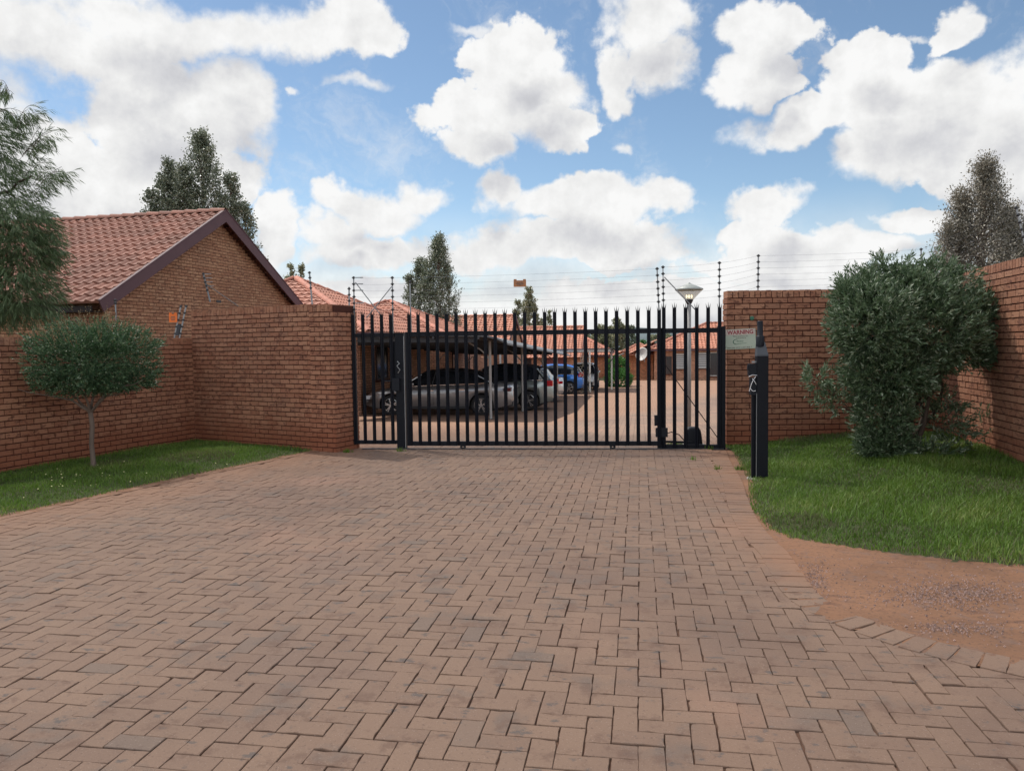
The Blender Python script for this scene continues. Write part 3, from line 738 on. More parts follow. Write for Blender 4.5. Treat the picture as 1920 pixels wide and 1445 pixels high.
# house 1 : gable house on the left
def house_gable_left():
    gd = Vector((math.sin(R(3.6)), math.cos(R(3.6)), 0)); gn = Vector((gd.y, -gd.x, 0))        # along the gable wall, outward (+X)
    near = AT(199, 17.5, 0); near.z = 0
    Wd = 8.9; base = gz(20)-.2; eave = 2.70; pk = 2.56; root = thing('brick_house', 'brick house with tiled saddle roof and purple gable fascia behind left wall', 'house', (near.x, near.y, 0))
    near = Vector((0, 0, 0))
    mb = MB(); Z = Vector((0, 0, 1)); H = eave+pk*.93-base; far = near+gd*Wd; Lx = 11.5
    wallz = eave+.10
    # core prism
    mid = near+gd*Wd/2; apex = wallz+pk*.955
    P = [near+Z*base, far+Z*base, far+Z*wallz, mid+Z*apex, near+Z*wallz]; Q = [p-gn*Lx for p in P]
    mb.face(P[::-1], 1); mb.face(Q, 1)
    for i in range(5):
        j = (i+1) % 5; mb.face([P[i], P[j], Q[j], Q[i]], 1)
    def clip(z):
        zz = z+base
        if zz < wallz: return (0, Wd)
        k = (zz-wallz)/(apex-wallz)
        if k >= .99: return None
        return (Wd/2*k, Wd-Wd/2*k)
    lay_face(mb, near+Z*base, gd, gn, Wd, apex-base, clip)
    lay_face(mb, near-gn*Lx+Z*base, gn, -gd, Lx, wallz-base, shift=1)
    mb.build('wall', [mBrickH, mMortar], root)
    # roof
    ov = .42; og = .26; slope = math.atan(pk/(Wd/2)); sl = (Wd/2+ov)/math.cos(slope); rf_ = MB()
    v1 = (gd*math.cos(slope)+Z*math.sin(slope)); e0 = near-gd*ov+Z*(wallz+.12-ov*math.tan(slope))
    tile_plane(rf_, e0-gn*(Lx+og), gn, v1, Lx+2*og, sl, ns=10)
    v2 = (-gd*math.cos(slope)+Z*math.sin(slope)); e1 = far+gd*ov+Z*(wallz+.12-ov*math.tan(slope))
    tile_plane(rf_, e1-gn*(Lx+og), gn, v2, Lx+2*og, sl, ns=5)
    rr = rf_.build('roof', mTile, root)
    top = e0+v1*sl; caps(top+gn*(og+.02), top-gn*(Lx+og), .125, .42, mTile, rr)
    # barge boards and dark eave board in place of the shade under the tiles
    for (a, b) in ((e0, top), (e1, top)):
        f = MB(); a_, b_ = a+gn*(og+.015), b+gn*(og+.015); t = (b_-a_).normalized(); nn = t.cross(gn).normalized()
        if nn.z < 0: nn = -nn
        q = [a_+nn*.045, b_+nn*.045, b_-Z*.30, a_-Z*.30 if False else a_-nn*.26]
        ext = b_-nn*.26; ext = Vector((top.x+gn.x*(og+.015), top.y+gn.y*(og+.015), ext.z)) if False else ext
        if a is e0: q = [a_+nn*.045-t*.02, b_+Z*.05, b_-Z*.29, a_-nn*.22-t*.02]
        else: q = [a_+nn*.045-t*.02, b_+Z*.05, b_-Z*.29, a_-nn*.22-t*.02]
        bk = [p-gn*.03 for p in q]; f.quads(q+bk, [(0, 1, 2, 3), (7, 6, 5, 4), (0, 4, 5, 1), (1, 5, 6, 2), (2, 6, 7, 3), (3, 7, 4, 0)])
        fo = f.build('fascia', mFascia, root)
        cp = MB(); cp.bar(a_+nn*.05-gn*.03, b_+nn*.05-gn*.03, .085, .03, upv=nn); cp.build('trim', mFascia, fo)
    f = MB(); f.box(e0-gn*(Lx/2)-Z*.13+gd*.10, (Lx-.1, .03, .14), 1, .5, (gn, gd, Z)); f.box(e0-gn*(Lx/2)-Z*.19+gd*.27, (Lx-.1, .36, .02), 1, .5, (gn, gd, Z)); f.build('eave_board', [mFascia, mSoffitShade], root)
    
    # small vent brick
    f = MB(); f.box(near+gd*4.35+Z*2.95+gn*.012, (.22, .02, .07), 0, .5, (gd, gn, Z)); f.build('air_vent', mIns, root)
    return root
house_gable_left()

def hip_house(x0, x1, y0, y1, zg, ze, zp, label, wallm, tilem, group=None, near_only=False, ridge=0., mats_ridge=None):
    """house with a pyramid / hipped roof; x0..y1 is the wall box, eaves overhang .5"""
    cx, cy = (x0+x1)/2, (y0+y1)/2; root = thing('brick_house', label, 'house', (cx, cy, zg), 0, group)
    ov = .5; mb = MB(); hw, hd = (x1-x0)/2, (y1-y0)/2
    mb.box((0, 0, (ze-zg)/2-.1), (2*hw, 2*hd, ze-zg+.2)); w_ = mb.build('wall', wallm, root)
    ex, ey = hw+ov, hd+ov; zE, zP = ze-zg, zp-zg; rdx = max(0, ex-ey) if ridge == 0 else ridge; rdy = max(0, ey-ex)
    A = Vector((-rdx, -rdy, zP)); B = Vector((rdx, rdy, zP)); r_ = MB()
    C4 = [Vector((-ex, -ey, zE)), Vector((ex, -ey, zE)), Vector((ex, ey, zE)), Vector((-ex, ey, zE))]
    if rdx >= rdy: tops = [(A, B), (B, B), (B, A), (A, A)]
    else: tops = [(A, A), (A, B), (B, B), (B, A)]
    for k in range(4):
        c0, c1 = C4[k], C4[(k+1) % 4]; t0, t1 = tops[k]
        u = (c1-c0).normalized(); Wd = (c1-c0).length; m0 = (t0-c0); v = (m0-u*m0.dot(u)); L = v.length; v = v/L; a1 = m0.dot(u); b1 = (t1-c0).dot(u)
        tile_plane(r_, c0, u, v, Wd, L, lo=lambda t, a1=a1, L=L: a1*t/L, hi=lambda t, b1=b1, L=L, Wd=Wd: Wd+(b1-Wd)*t/L, ns=5)
    rr = r_.build('roof', tilem, root)
    for c, t in zip(C4, (A, B if rdx >= rdy else A, B, A if rdx >= rdy else B)): caps(c, t, .12, .42, mCap, rr, 'hip_cap', .03)
    if (B-A).length > .2: caps(A, B, .13, .42, mCap, rr)
    f = MB(); th = .17
    f.box((0, -ey+.02, zE-.07), (2*ex, .03, th)); f.box((0, ey-.02, zE-.07), (2*ex, .03, th)); f.box((ex-.02, 0, zE-.075), (.03, 2*ey-.08, th)); f.box((-ex+.02, 0, zE-.075), (.03, 2*ey-.08, th))
    f.box((0, 0, zE-.10), (2*ex-.1, 2*ey-.1, .02)); f.build('eave_board', mFascia, root)
    return root
h2 = hip_house(-17.1, -9.0, 23.75, 31.7, -.72, 2.08, 4.24, 'brick house with steep pyramid tile roof directly behind the pedestrian gate', mBrickFar, mTileFar)
def wloc(root, p): return Vector(p)-root.location
for yy in (25.8, 28.6): window_on(h2, wloc(h2, (-9.0, yy, 1.05)), (0, 1, 0), (1, 0, 0), 1.1, 1.1)
h3 = hip_house(-17.3, -9.0, 35.0, 43.0, -.98, 1.92, 3.98, 'brick house with pyramid tile roof, second one back behind the carport', mBrickFar, mTileFar)
for yy in (36.6, 39.4): window_on(h3, wloc(h3, (-9.0, yy, .85)), (0, 1, 0), (1, 0, 0), .9, 1.1)
door_on(h3, wloc(h3, (-9.0, 41.3, -.98)), (0, 1, 0), (1, 0, 0), .85, 2.0, mFrame)

def gable_x(x0, x1, y0, y1, zg, ze, zp, label, wallm, tilem):
    """ridge along X, gable towards +X"""
    root = thing('brick_house', label, 'house', ((x0+x1)/2, (y0+y1)/2, zg)); hw, hd = (x1-x0)/2, (y1-y0)/2; zE, zP = ze-zg, zp-zg
    mb = MB(); P = [Vector((hw, -hd, -.1)), Vector((hw, hd, -.1)), Vector((hw, hd, zE)), Vector((hw, 0, zP-.06)), Vector((hw, -hd, zE))]; Q = [Vector((-hw, p.y, p.z)) for p in P]
    mb.face(P); mb.face(Q[::-1])
    for i in range(5): j = (i+1) % 5; mb.face([P[i], Q[i], Q[j], P[j]])
    mb.build('wall', wallm, root)
    ov = .45; sl = math.atan((zP-zE)/hd); L = (hd+ov)/math.cos(sl); r_ = MB(); z_e = zE+.06-ov*math.tan(sl)
    tile_plane(r_, (-hw-.1, -hd-ov, z_e), (1, 0, 0), (0, math.cos(sl), math.sin(sl)), 2*hw+.2, L, ns=5)
    tile_plane(r_, (-hw-.1, hd+ov, z_e), (1, 0, 0), (0, -math.cos(sl), math.sin(sl)), 2*hw+.2, L, ns=4)
    rr = r_.build('roof', tilem, root); top = Vector((0, 0, z_e+L*math.sin(sl))); caps(top+Vector((hw+.1, 0, 0)), top-Vector((hw+.1, 0, 0)), .13, .42, tilem, rr)
    for s_ in (-1, 1):
        f = MB(); a = Vector((hw+.12, s_*(hd+ov), z_e)); b = Vector((hw+.12, 0, top.z)); f.quads([a, b+Vector((0, 0, .03)), b-Vector((0, 0, .28)), a-Vector((0, 0, .24)), a-Vector((.03, 0, 0)), b+Vector((-.03, 0, .03)), b-Vector((.03, 0, .28)), a-Vector((.03, 0, .24))], [(0, 1, 2, 3), (7, 6, 5, 4), (0, 4, 5, 1), (3, 2, 6, 7)])
        f.build('fascia', mFascia, root)
    return root
h4 = gable_x(-17.5, -8.7, 49.6, 57.2, -1.25, 1.35, 3.62, 'tiled gable house between the second pyramid roof and the tree', mBrickFar, mTileOr)
h5 = gable_x(-15., -4.75, 62.0, 70.0, -1.5, .72, 3.05, 'lower gable house with orange tiles right of centre behind the carport', mBrickFar, mTileOr)
door_on(h5, wloc(h5, (-6.8, 62.0, -1.4)), (1, 0, 0), (0, -1, 0), 1.9, 2.0, mat('maroon_door', (.14, .03, .035), .6))
window_on(h5, wloc(h5, (-9.6, 62.0, -.1)), (1, 0, 0), (0, -1, 0), 1.6, 1.0)
h6 = hip_house(-8.3, -2.6, 72, 78, -1.7, .55, 2.35, 'small hip roofed house ending beside the green garden shrub', mBrickOr, mTileOr)
h7 = hip_house(-2.2, 2.2, 98, 103, -2.2, .15, 1.6, 'tiny distant hip roofed house in the gap between the rows', mBrickOr, mTileOr)
h8 = hip_house(1.15, 14.5, 61.3, 70.0, -1.32, 1.12, 3.2, 'brick house with wide orange hip roof seen through the fixed palisade', mBrickFar, mTileOr)
L8 = lambda p: wloc(h8, p)
for px, w_, h_, mp in ((1248, .55, 1.3, None),): pass
def face8(px, zc, w_, h_, **k):
    v = ray(px, 690); t = 61.3/v.y; x = v.x*t; return window_on(h8, L8((x, 61.3, zc)), (1, 0, 0), (0, -1, 0), w_, h_, **k)
mLouv = mat('louvre_glass', (.45, .47, .48), .3)
face8(1249, -.15, .8, 1.3)
for px, zc, w_, h_ in ((1278, .15, .85, 1.1), (1319, .2, .9, 1.15)):
    wn = face8(px, zc, w_, h_, mp=mPane, mf=mWhiteP, bars=0); v = ray(px, 690); x = v.x*61.3/v.y; mb = MB()
    for i in range(7): mb.box(L8((x, 61.24, zc-h_/2+(i+.5)*h_/7)), (w_-.02, .05, h_/7*.62))
    mb.build('louvres', mLouv, wn)
face8(1338, -.1, .8, 1.75, mf=mWhiteP, bars=0)
# low terrace block in front with orange painted walls
root = thing('house_porch', 'orange walled porch block with tiled roof left of the far house', 'porch', (0, 0, 0))
mb = MB(); px_, py_ = -.35, 62.5
for i, (xa, xb, ya, yb) in enumerate(((-.55, 1.1, 63.5, 69), (-1.9, -.6, 69.5, 75), (-2.8, -1.95, 76, 82))):
    mb.box(((xa+xb)/2, (ya+yb)/2, -.35), (xb-xa, yb-ya, 2.3), 0)
mb.build('wall', mBrickOr, root)
r_ = MB()
tile_plane(r_, (-1.1, 62.4, .62), (0, 1, 0), (math.cos(R(26)), 0, math.sin(R(26))), 8, 2.8, ns=4)
tile_plane(r_, (-2.5, 69, .45), (0, 1, 0), (math.cos(R(26)), 0, math.sin(R(26))), 7, 2.6, ns=4)
tile_plane(r_, (-1.1, 62.4, .62), (1, 0, 0), (0, math.cos(R(26)), math.sin(R(26))), 2.3, 2.4, lo=lambda t: t, ns=4)
r_.build('roof', mTileOr, root)
mRedD = mat('red_door', (.45, .02, .02), .5)
door_on(root, (-.551, 65.2, -1.5), (0, 1, 0), (-1, 0, 0), .9, 1.9, mRedD); door_on(root, (-1.901, 71, -1.5), (0, 1, 0), (-1, 0, 0), 1.2, 1.95, mRedD)
for y_ in (63.9, 66.6): 
    m2 = MB(); m2.box((-.66, y_, -.4), (.2, .3, 2.2)); m2.build('pier', mBrickOr, root)
for k, (px, py, dd, rr) in enumerate(((1205, 665, 59, .55), (1193, 668, 66, .5))):
    c = AT(px, dd, py=py); mb = MB(); n = Vector((-.55, -.75, .35)).normalized(); X = n.orthogonal().normalized(); Y = n.cross(X)
    mb.lathe(c, [(rr*.01, -.02), (rr*.5, .03), (rr*.85, .10), (rr, .14), (rr, .155), (rr*.85, .115), (rr*.01, 0)], 24, 0, .5, (X, Y, n))
    t_ = thing('satellite_dish', 'large grey satellite dish on the orange porch corner' if k == 0 else 'smaller satellite dish behind the large one on the porch', 'satellite dish', (0, 0, 0)); mb.build('dish', mGreyP, t_, True)
    m2 = MB(); m2.tube([c-Y*rr, c+n*.5], .015, 6); m2.tube([c-n*.02, c-n*.25, c-n*.25-Vector((0, 0, .5))], .025, 6); m2.build('arm', mSteel, t_)
# screen walls between the left houses
sw = MB(); sw.box((-9.9, 33.3, .2), (.2, 3.2, 2.6)); o = sw.build('screen_wall', mBrickFar); tag(o, 'low brick screen wall joining the two pyramid roofed houses', 'wall')
sw = MB(); sw.box((-9.6, 46.2, -.2), (.2, 6.4, 2.2)); o = sw.build('screen_wall', mBrickFar); tag(o, 'brick screen wall between the second pyramid house and gable house', 'wall')

# ------------------------------------------------------------------ carports
def carport1():
    root = thing('carport', 'long dark mono pitch carport sheltering the row of cars', 'carport', (-6, 20.2, gz(20.2)))
    L = lambda x, y, z: Vector((x, y, z))-root.location
    xa, xb, ya, yb = -8.9, -3.45, 20.0, 38.6
    zt = lambda x, y: 1.96+(y-20)*(-.0335)+(-.10*((x-xa)/(xb-xa)-.2) if x > xa+1 else 0)
    mb = MB(); nx = 56; ny = 2; 
    for j, y in enumerate((ya, yb)):
        for i in range(nx+1):
            x = xa+(xb-xa)*i/nx; s_ = i/nx; curve = -.22*max(0, (s_-.86)/.14)**2
            mb.v.append(tuple(L(x, y, zt(x, y)+curve)))
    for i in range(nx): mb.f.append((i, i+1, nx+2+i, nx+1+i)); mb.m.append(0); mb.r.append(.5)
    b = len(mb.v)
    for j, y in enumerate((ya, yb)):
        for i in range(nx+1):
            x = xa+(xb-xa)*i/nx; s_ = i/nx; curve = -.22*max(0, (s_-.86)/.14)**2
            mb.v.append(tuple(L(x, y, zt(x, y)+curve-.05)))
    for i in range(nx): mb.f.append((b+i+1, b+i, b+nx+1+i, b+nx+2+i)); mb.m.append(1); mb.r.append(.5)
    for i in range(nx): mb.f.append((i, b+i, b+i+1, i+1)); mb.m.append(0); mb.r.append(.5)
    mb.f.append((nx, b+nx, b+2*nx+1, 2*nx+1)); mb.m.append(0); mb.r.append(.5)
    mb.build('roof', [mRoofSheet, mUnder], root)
    ny_ = 8
    for i in range(ny_):
        y = ya+.25+(yb-ya-.5)*i/(ny_-1); m2 = MB(); m2.bar(L(xa+.1, y, zt(xa+.1, y)-.13), L(xb-.9, y, zt(xb-.9, y)-.13), .06, .14); m2.build('beam', mDarkMetal, root)
    for x in (xa+.4, -7, -5.5, xb-.8):
        m2 = MB(); m2.bar(L(x, ya, zt(x, ya)-.085), L(x, yb, zt(x, yb)-.085), .05, .06); m2.build('purlin', mDarkMetal, root)
    for i, y in enumerate((20.8, 26.6, 32.4, 38.2)):
        for x in (-4.1, -8.75):
            m2 = MB(); m2.tube([L(x, y, gz(y)-.05), L(x, y, zt(x, y)-.14)], .038, 10)
            p = m2.build('post', mGreyP, root, False)
            m2 = MB(); sg = 1 if x < -5 else -1; m2.tube([L(x, y, zt(x, y)-.65), L(x+sg*.25, y, zt(x, y)-.38), L(x+sg*.6, y, zt(x, y)-.17)], .022, 8); m2.build('brace', mGreyP, p)
            m2 = MB(); m2.box(L(x, y, gz(y)+.006), (.16, .16, .02)); m2.build('base_plate', mDarkMetal, p)
    return root
carport1()
def carport2():
    root = thing('carport', 'second carport with cream beam on pale posts farther back', 'carport', (-4.6, 41.5, gz(41.5))); L = lambda x, y, z: Vector((x, y, z))-root.location
    xa, xb, ya, yb = -7.9, -1.55, 41.5, 47.3; z = 1.26
    m2 = MB(); m2.box(L((xa+xb)/2, ya, z), (xb-xa, .06, .16)); m2.build('beam', mWhiteP, root)
    m2 = MB(); m2.box(L((xa+xb)/2, yb, z-.1), (xb-xa, .06, .16)); m2.build('beam', mWhiteP, root)
    m2 = MB(); m2.box(L(xb, (ya+yb)/2, z-.16), (.06, yb-ya-.08, .12)); m2.build('beam', mDarkMetal, root)
    m2 = MB(); m2.face([L(xa-.1, ya-.15, z+.10), L(xb+.1, ya-.15, z+.10), L(xb+.1, yb+.1, z), L(xa-.1, yb+.1, z)], 0); m2.face([L(xa-.1, ya-.15, z+.06), L(xa-.1, yb+.1, z-.04), L(xb+.1, yb+.1, z-.04), L(xb+.1, ya-.15, z+.06)], 1)
    m2.face([L(xa-.1, ya-.15, z+.06), L(xb+.1, ya-.15, z+.06), L(xb+.1, ya-.15, z+.10), L(xa-.1, ya-.15, z+.10)], 0)
    m2.build('roof', [mRoofSheet, mUnder], root)
    for (x, y) in ((-2.67, 41.5), (-7.6, 41.5), (-2.67, 47.2), (-7.6, 47.2), (-1.6, 44.4)):
        m2 = MB(); m2.bar(L(x, y, gz(y)-.05), L(x, y, z-.08), .09); m2.build('post', mWhiteP, root)
    for x in (-1.75, ):
        m2 = MB(); m2.tube([L(x, 42.5, .45), L(x+.35, 42.5, .85), L(x+.9, 42.5, 1.05)], .03, 6); m2.build('brace', mDarkMetal, root)
carport2()

# ------------------------------------------------------------------ cars
def interp(T, x):
    if x <= T[0][0]: return T[0][1]
    for (a, va), (b, vb) in zip(T, T[1:]):
        if x <= b:
            t = (x-a)/(b-a); t = t*t*(3-2*t)*.35+t*.65; return va+(vb-va)*t
    return T[-1][1]
def make_car(name, label, L, Wd, top, roof, wx, wr, paint, roofc, loc, rz, spokes=5, tail=None, belt=.93):
    """x = forwards (nose at +L/2). top = lower-body top line, roof = greenhouse line (x,z)"""
    root = thing(name, label, 'car', loc, rz, 'cars parked under the carport'); hw = Wd/2
    def zb(x):
        z = .24 if abs(x) < L/2-.5 else .24+.10*(abs(x)-(L/2-.5))/.5
        for w in wx:
            d = abs(x-w); A = wr+.055
            if d < A: z = max(z, wr+math.sqrt(A*A-d*d))
        return z
    def hwid(x):
        e = max(0, abs(x)-(L/2-.75))/.75; return hw*(1-.24*e**2.2)
    xs = sorted(set([round(-L/2+L*i/96, 4) for i in range(97)]+[w+s*(wr+.055) for w in wx for s in (-1, -.97, .97, 1)]))
    mb = MB(); ring = []
    for x in xs:
        zt_ = interp(top, x); b_ = zb(x); w = hwid(x); zt_ = max(zt_, b_+.03)
        prof = [(w*.0, zt_+.035), (w*.55, zt_+.025), (w*.84, zt_), (w*.93, zt_-.035), (w*.985, zt_-.12), (w*1.0, zt_-.24), (w*.992, .52), (w*.965, .33), (w*.93, .24)]
        pts = [(y, max(z, b_)) for (y, z) in prof]; row = [Vector((x, -y, z)) for (y, z) in pts[::-1]]+[Vector((x, y, z)) for (y, z) in pts[1:]]
        ring.append(len(mb.v)); mb.v += [tuple(p) for p in row]
    n = 17
    for a, b in zip(ring, ring[1:]):
        for k in range(n-1): mb.f.append((a+k, b+k, b+k+1, a+k+1)); mb.m.append(0); mb.r.append(.5)
    mb.f.append(tuple(ring[0]+k for k in range(n))); mb.m.append(0); mb.r.append(.5); mb.f.append(tuple(ring[-1]+k for k in range(n))[::-1]); mb.m.append(0); mb.r.append(.5)
    body = mb.build('body', paint, root, True)
    ub = MB(); ub.box((0, 0, .31), (L*.86, Wd*.80, .18)); 
    for w in wx: ub.box((w, 0, wr+.1), (2*wr+.05, Wd*.74, 2*wr*.8))
    ub.build('underbody', mRubber, root)
    # greenhouse
    gx = [p[0] for p in roof]; gm = MB(); rm = MB(); xs2 = [gx[0]+(gx[-1]-gx[0])*i/48 for i in range(49)]; rg = []; rr = []
    for x in xs2:
        zr = interp(roof, x); zl = interp(top, x)+.0; zr = max(zr, zl+.012); w = hwid(x); t = (zr-zl)
        y1 = w*.90; y2 = w*(.90-.20*min(1, t/.48)); pr = [(y1, zl-.03), ((y1*.62+y2*.38), zl+t*.45), (y2, zr-.045 if t > .1 else zr-.01), (y2*.86, zr-.012), (0, zr+.012)]
        row = [Vector((x, -y, z)) for y, z in pr]+[Vector((x, y, z)) for y, z in pr[::-1][1:]]; rg.append(len(gm.v)); gm.v += [tuple(p) for p in row]
        rr.append((x, y2, zr, t))
    for a, b in zip(rg, rg[1:]):
        for k in range(8): gm.f.append((a+k, b+k, b+k+1, a+k+1)); gm.m.append(0); gm.r.append(.5)
    gm.build('windows', mGlass, root, True)
    zmax = max(r[2] for r in rr); seg = [r for r in rr if r[2] > zmax-.13]; pv = None
    for (x, y2, zr, t) in seg:
        row = [Vector((x, -y2*1.012, zr-.055)), Vector((x, -y2*.99, zr-.02)), Vector((x, -y2*.80, zr+.006)), Vector((x, 0, zr+.028)), Vector((x, y2*.80, zr+.006)), Vector((x, y2*.99, zr-.02)), Vector((x, y2*1.012, zr-.055))]
        b = len(rm.v); rm.v += [tuple(p) for p in row]
        if pv is not None:
            for k in range(6): rm.f.append((pv+k, b+k, b+k+1, pv+k+1)); rm.m.append(0); rm.r.append(.5)
        pv = b
    rm.build('roof', roofc, root, True)
    # pillars
    def pillar(xb, xt, w_, m_):
        for s_ in (-1, 1):
            p = MB(); zb_ = interp(top, xb)-.01; zt_ = interp(roof, xt)-.05; p.bar((xb, s_*hwid(xb)*.905, zb_), (xt, s_*hwid(xt)*.712, zt_), .03, w_, upv=(0, 1, 0)); p.build('pillar', m_, root)
    fr, bk = seg[-1][0], seg[0][0]
    pillar(.12, .02, .09, mIns); pillar(gx[-1]-.12, fr+.02, .06, paint); pillar(gx[0]+.12, bk-.0, .15 if tail != 'suv' else .3, paint)
    # trim line, sill, mirrors, handles, door gaps
    for s_ in (-1, 1):
        p = MB(); prev = None
        for i in range(15):
            x = gx[0]+.3+(gx[-1]-gx[0]-.75)*i/14; q = Vector((x, s_*hwid(x)*.925, interp(top, x)+.004))
            if prev: p.bar(prev, q, .012, .018)
            prev = q
        p.build('window_trim', mChrome, root)
        p = MB(); x = gx[-1]-.55; p.lathe((x, s_*(hw+.09), interp(top, x)+.08), [(.005, -.09), (.06, -.06), (.085, 0), (.06, .05), (.005, .06)], 10, 0, .5, (Vector((0, 1, 0)), Vector((0, 0, 1)), Vector((1, 0, 0)))); p.build('mirror', paint, root, True)
        for x in (-.85, .15):
            p = MB(); p.box((x, s_*(hw*.995+.005), interp(top, x)-.16), (.19, .03, .03)); p.build('door_handle', mChrome, root)
        for x in (1.12, .07, -.98):
            if min(abs(x-w) for w in wx) < wr+.05: continue
            p = MB(); p.box((x, s_*(hw*.992), .62), (.008, .02, .56)); p.build('door_seam', mIns, body)
        p = MB(); p.box(((wx[0]+wx[1])/2, s_*(hw*.955), .27), (abs(wx[0]-wx[1])-2*wr-.2, .05, .08)); p.build('sill', mIns, root)
        p = MB(); p.box((L/2-.30, s_*hw*.74, interp(top, L/2-.25)-.13), (.46, .28, .12)); p.build('headlight', mHead, root)
        p = MB(); xt = -L/2+.10
        if tail == 'suv': p.box((xt+.03, s_*hw*.80, .98), (.28, .20, .20))
        else: p.box((xt+.02, s_*hw*.78, interp(top, xt+.1)-.16), (.22, .32, .11))
        p.build('tail_light', mRed if name != 'sedan_car' or paint is pSil else mRedDk, root)
    p = MB(); p.box((-L/2-.005, 0, .72), (.02, .5, .12)); p.build('number_plate', mWhiteP, root)
    p = MB(); p.box((-L/2+.03, 0, .36), (.12, Wd*.72, .14)); p.build('bumper_trim', mIns, root)
    p = MB(); p.box((L/2-.02, 0, .45), (.06, Wd*.5, .22)); p.build('grille', mIns, root)
    for w in wx:
        for s_ in (-1, 1):
            ax = (Vector((1, 0, 0)), Vector((0, 0, 1)), Vector((0, s_, 0))); c = Vector((w, s_*(hw-.20), wr))
            wb = MB(); wb.lathe(c, [(wr*.60, .185), (wr*.70, .205), (wr*.90, .205), (wr*.985, .18), (wr, .13), (wr, .03), (wr*.95, 0), (wr*.5, 0)], 28, 0, .5, ax); wh = wb.build('wheel', mRubber, root, True)
            rb = MB(); rb.lathe(c, [(wr*.70, .20), (wr*.66, .205), (wr*.63, .19), (wr*.62, .10)], 28, 0, .5, ax)
            for k in range(spokes):
                a = 2*PI*k/spokes+.3; d = Vector((math.cos(a), 0, math.sin(a))); o_ = Vector((0, s_*.185, 0))
                for dd in ((-.07, .07) if spokes == 5 else (0,)):
                    e = Vector((math.cos(a+dd*2.2), 0, math.sin(a+dd*2.2))); rb.bar(c+o_+e*(wr*.10), c+o_+e*(wr*.655), .028 if spokes == 5 else .022, .035, upv=(0, 1, 0))
            rb.lathe(c, [(.001, .20), (wr*.15, .198), (wr*.17, .17)], 14, 0, .5, ax); rb.build('rim', mRim, wh)
            hb = MB(); hb.lathe(c, [(.001, .07), (wr*.62, .07)], 20, 0, .5, ax); hb.build('brake_disc', mDarkMetal, wh)
    return root
def paint(name, c, metal=.6, rough=.28): return mat(name, c, rough, metal, coat=.8)
pGrey = paint('warm_grey_paint', (.32, .31, .315)); pGreen = paint('silver_green_paint', (.27, .31, .31)); pSil = paint('silver_paint', (.55, .56, .57)); pBlue = paint('blue_paint', (.02, .16, .55), .4)
pDk = paint('dark_paint', (.03, .032, .038), .3); pWh = paint('white_car_paint', (.55, .55, .54), 0)
SED_T = [(-2.42, .86), (-2.3, .98), (-1.75, 1.04), (-1.2, 1.0), (0, .97), (.95, .93), (1.25, .90), (1.9, .80), (2.25, .70), (2.42, .55)]
SED_R = [(-1.95, 1.06), (-1.15, 1.40), (-.75, 1.455), (-.1, 1.47), (.35, 1.42), (1.30, .93)]
make_car('sedan_car', 'grey sedan nearest the gate, parked nose to the left', 4.84, 1.86, SED_T, SED_R, (1.46, -1.47), .335, pGrey, pDk, (-6.42, 24.3, gz(24.3)+.02), PI+.03, 5)
SUV_T = [(-2.2, .95), (-2.12, 1.08), (-1.2, 1.10), (0, 1.06), (.9, 1.02), (1.2, 1.0), (1.8, .93), (2.1, .80), (2.2, .6)]
SUV_R = [(-2.13, 1.10), (-1.80, 1.52), (-1.3, 1.63), (-.3, 1.67), (.3, 1.60), (1.15, 1.03)]
make_car('suv_car', 'silver green suv with red tail lamp behind the grey sedan', 4.4, 1.84, SUV_T, SUV_R, (1.36, -1.34), .35, pGreen, pDk, (-5.28, 28.2, gz(28.2)+.02), PI-.04, 5, 'suv', 1.05)
make_car('sedan_car', 'bright silver sedan with red tail lamp behind the suv', 4.5, 1.78, [(x*.93, z) for x, z in SED_T], [(x*.93, z) for x, z in SED_R], (1.36, -1.36), .315, pSil, pSil, (-5.50, 33.3, gz(33.3)+.02), PI, 5)
HB_T = [(-2.0, .90), (-1.92, 1.0), (-1.1, 1.02), (0, .98), (.8, .95), (1.1, .93), (1.6, .86), (1.9, .74), (2.0, .55)]
HB_R = [(-1.93, 1.02), (-1.62, 1.38), (-1.1, 1.50), (-.3, 1.53), (.25, 1.46), (1.1, .96)]
make_car('hatchback_car', 'blue hatchback, the farthest of the row under the carport', 4.0, 1.72, HB_T, HB_R, (1.25, -1.25), .31, pBlue, pBlue, (-4.85, 40.0, gz(40)+.02), PI, 5, 'suv')
make_car('hatchback_car', 'pale grey car standing under the second carport with cream beam', 4.0, 1.72, HB_T, HB_R, (1.25, -1.25), .31, pWh, pWh, (-3.3, 45.2, gz(45.2)+.02), PI/2+PI, 5, 'suv')

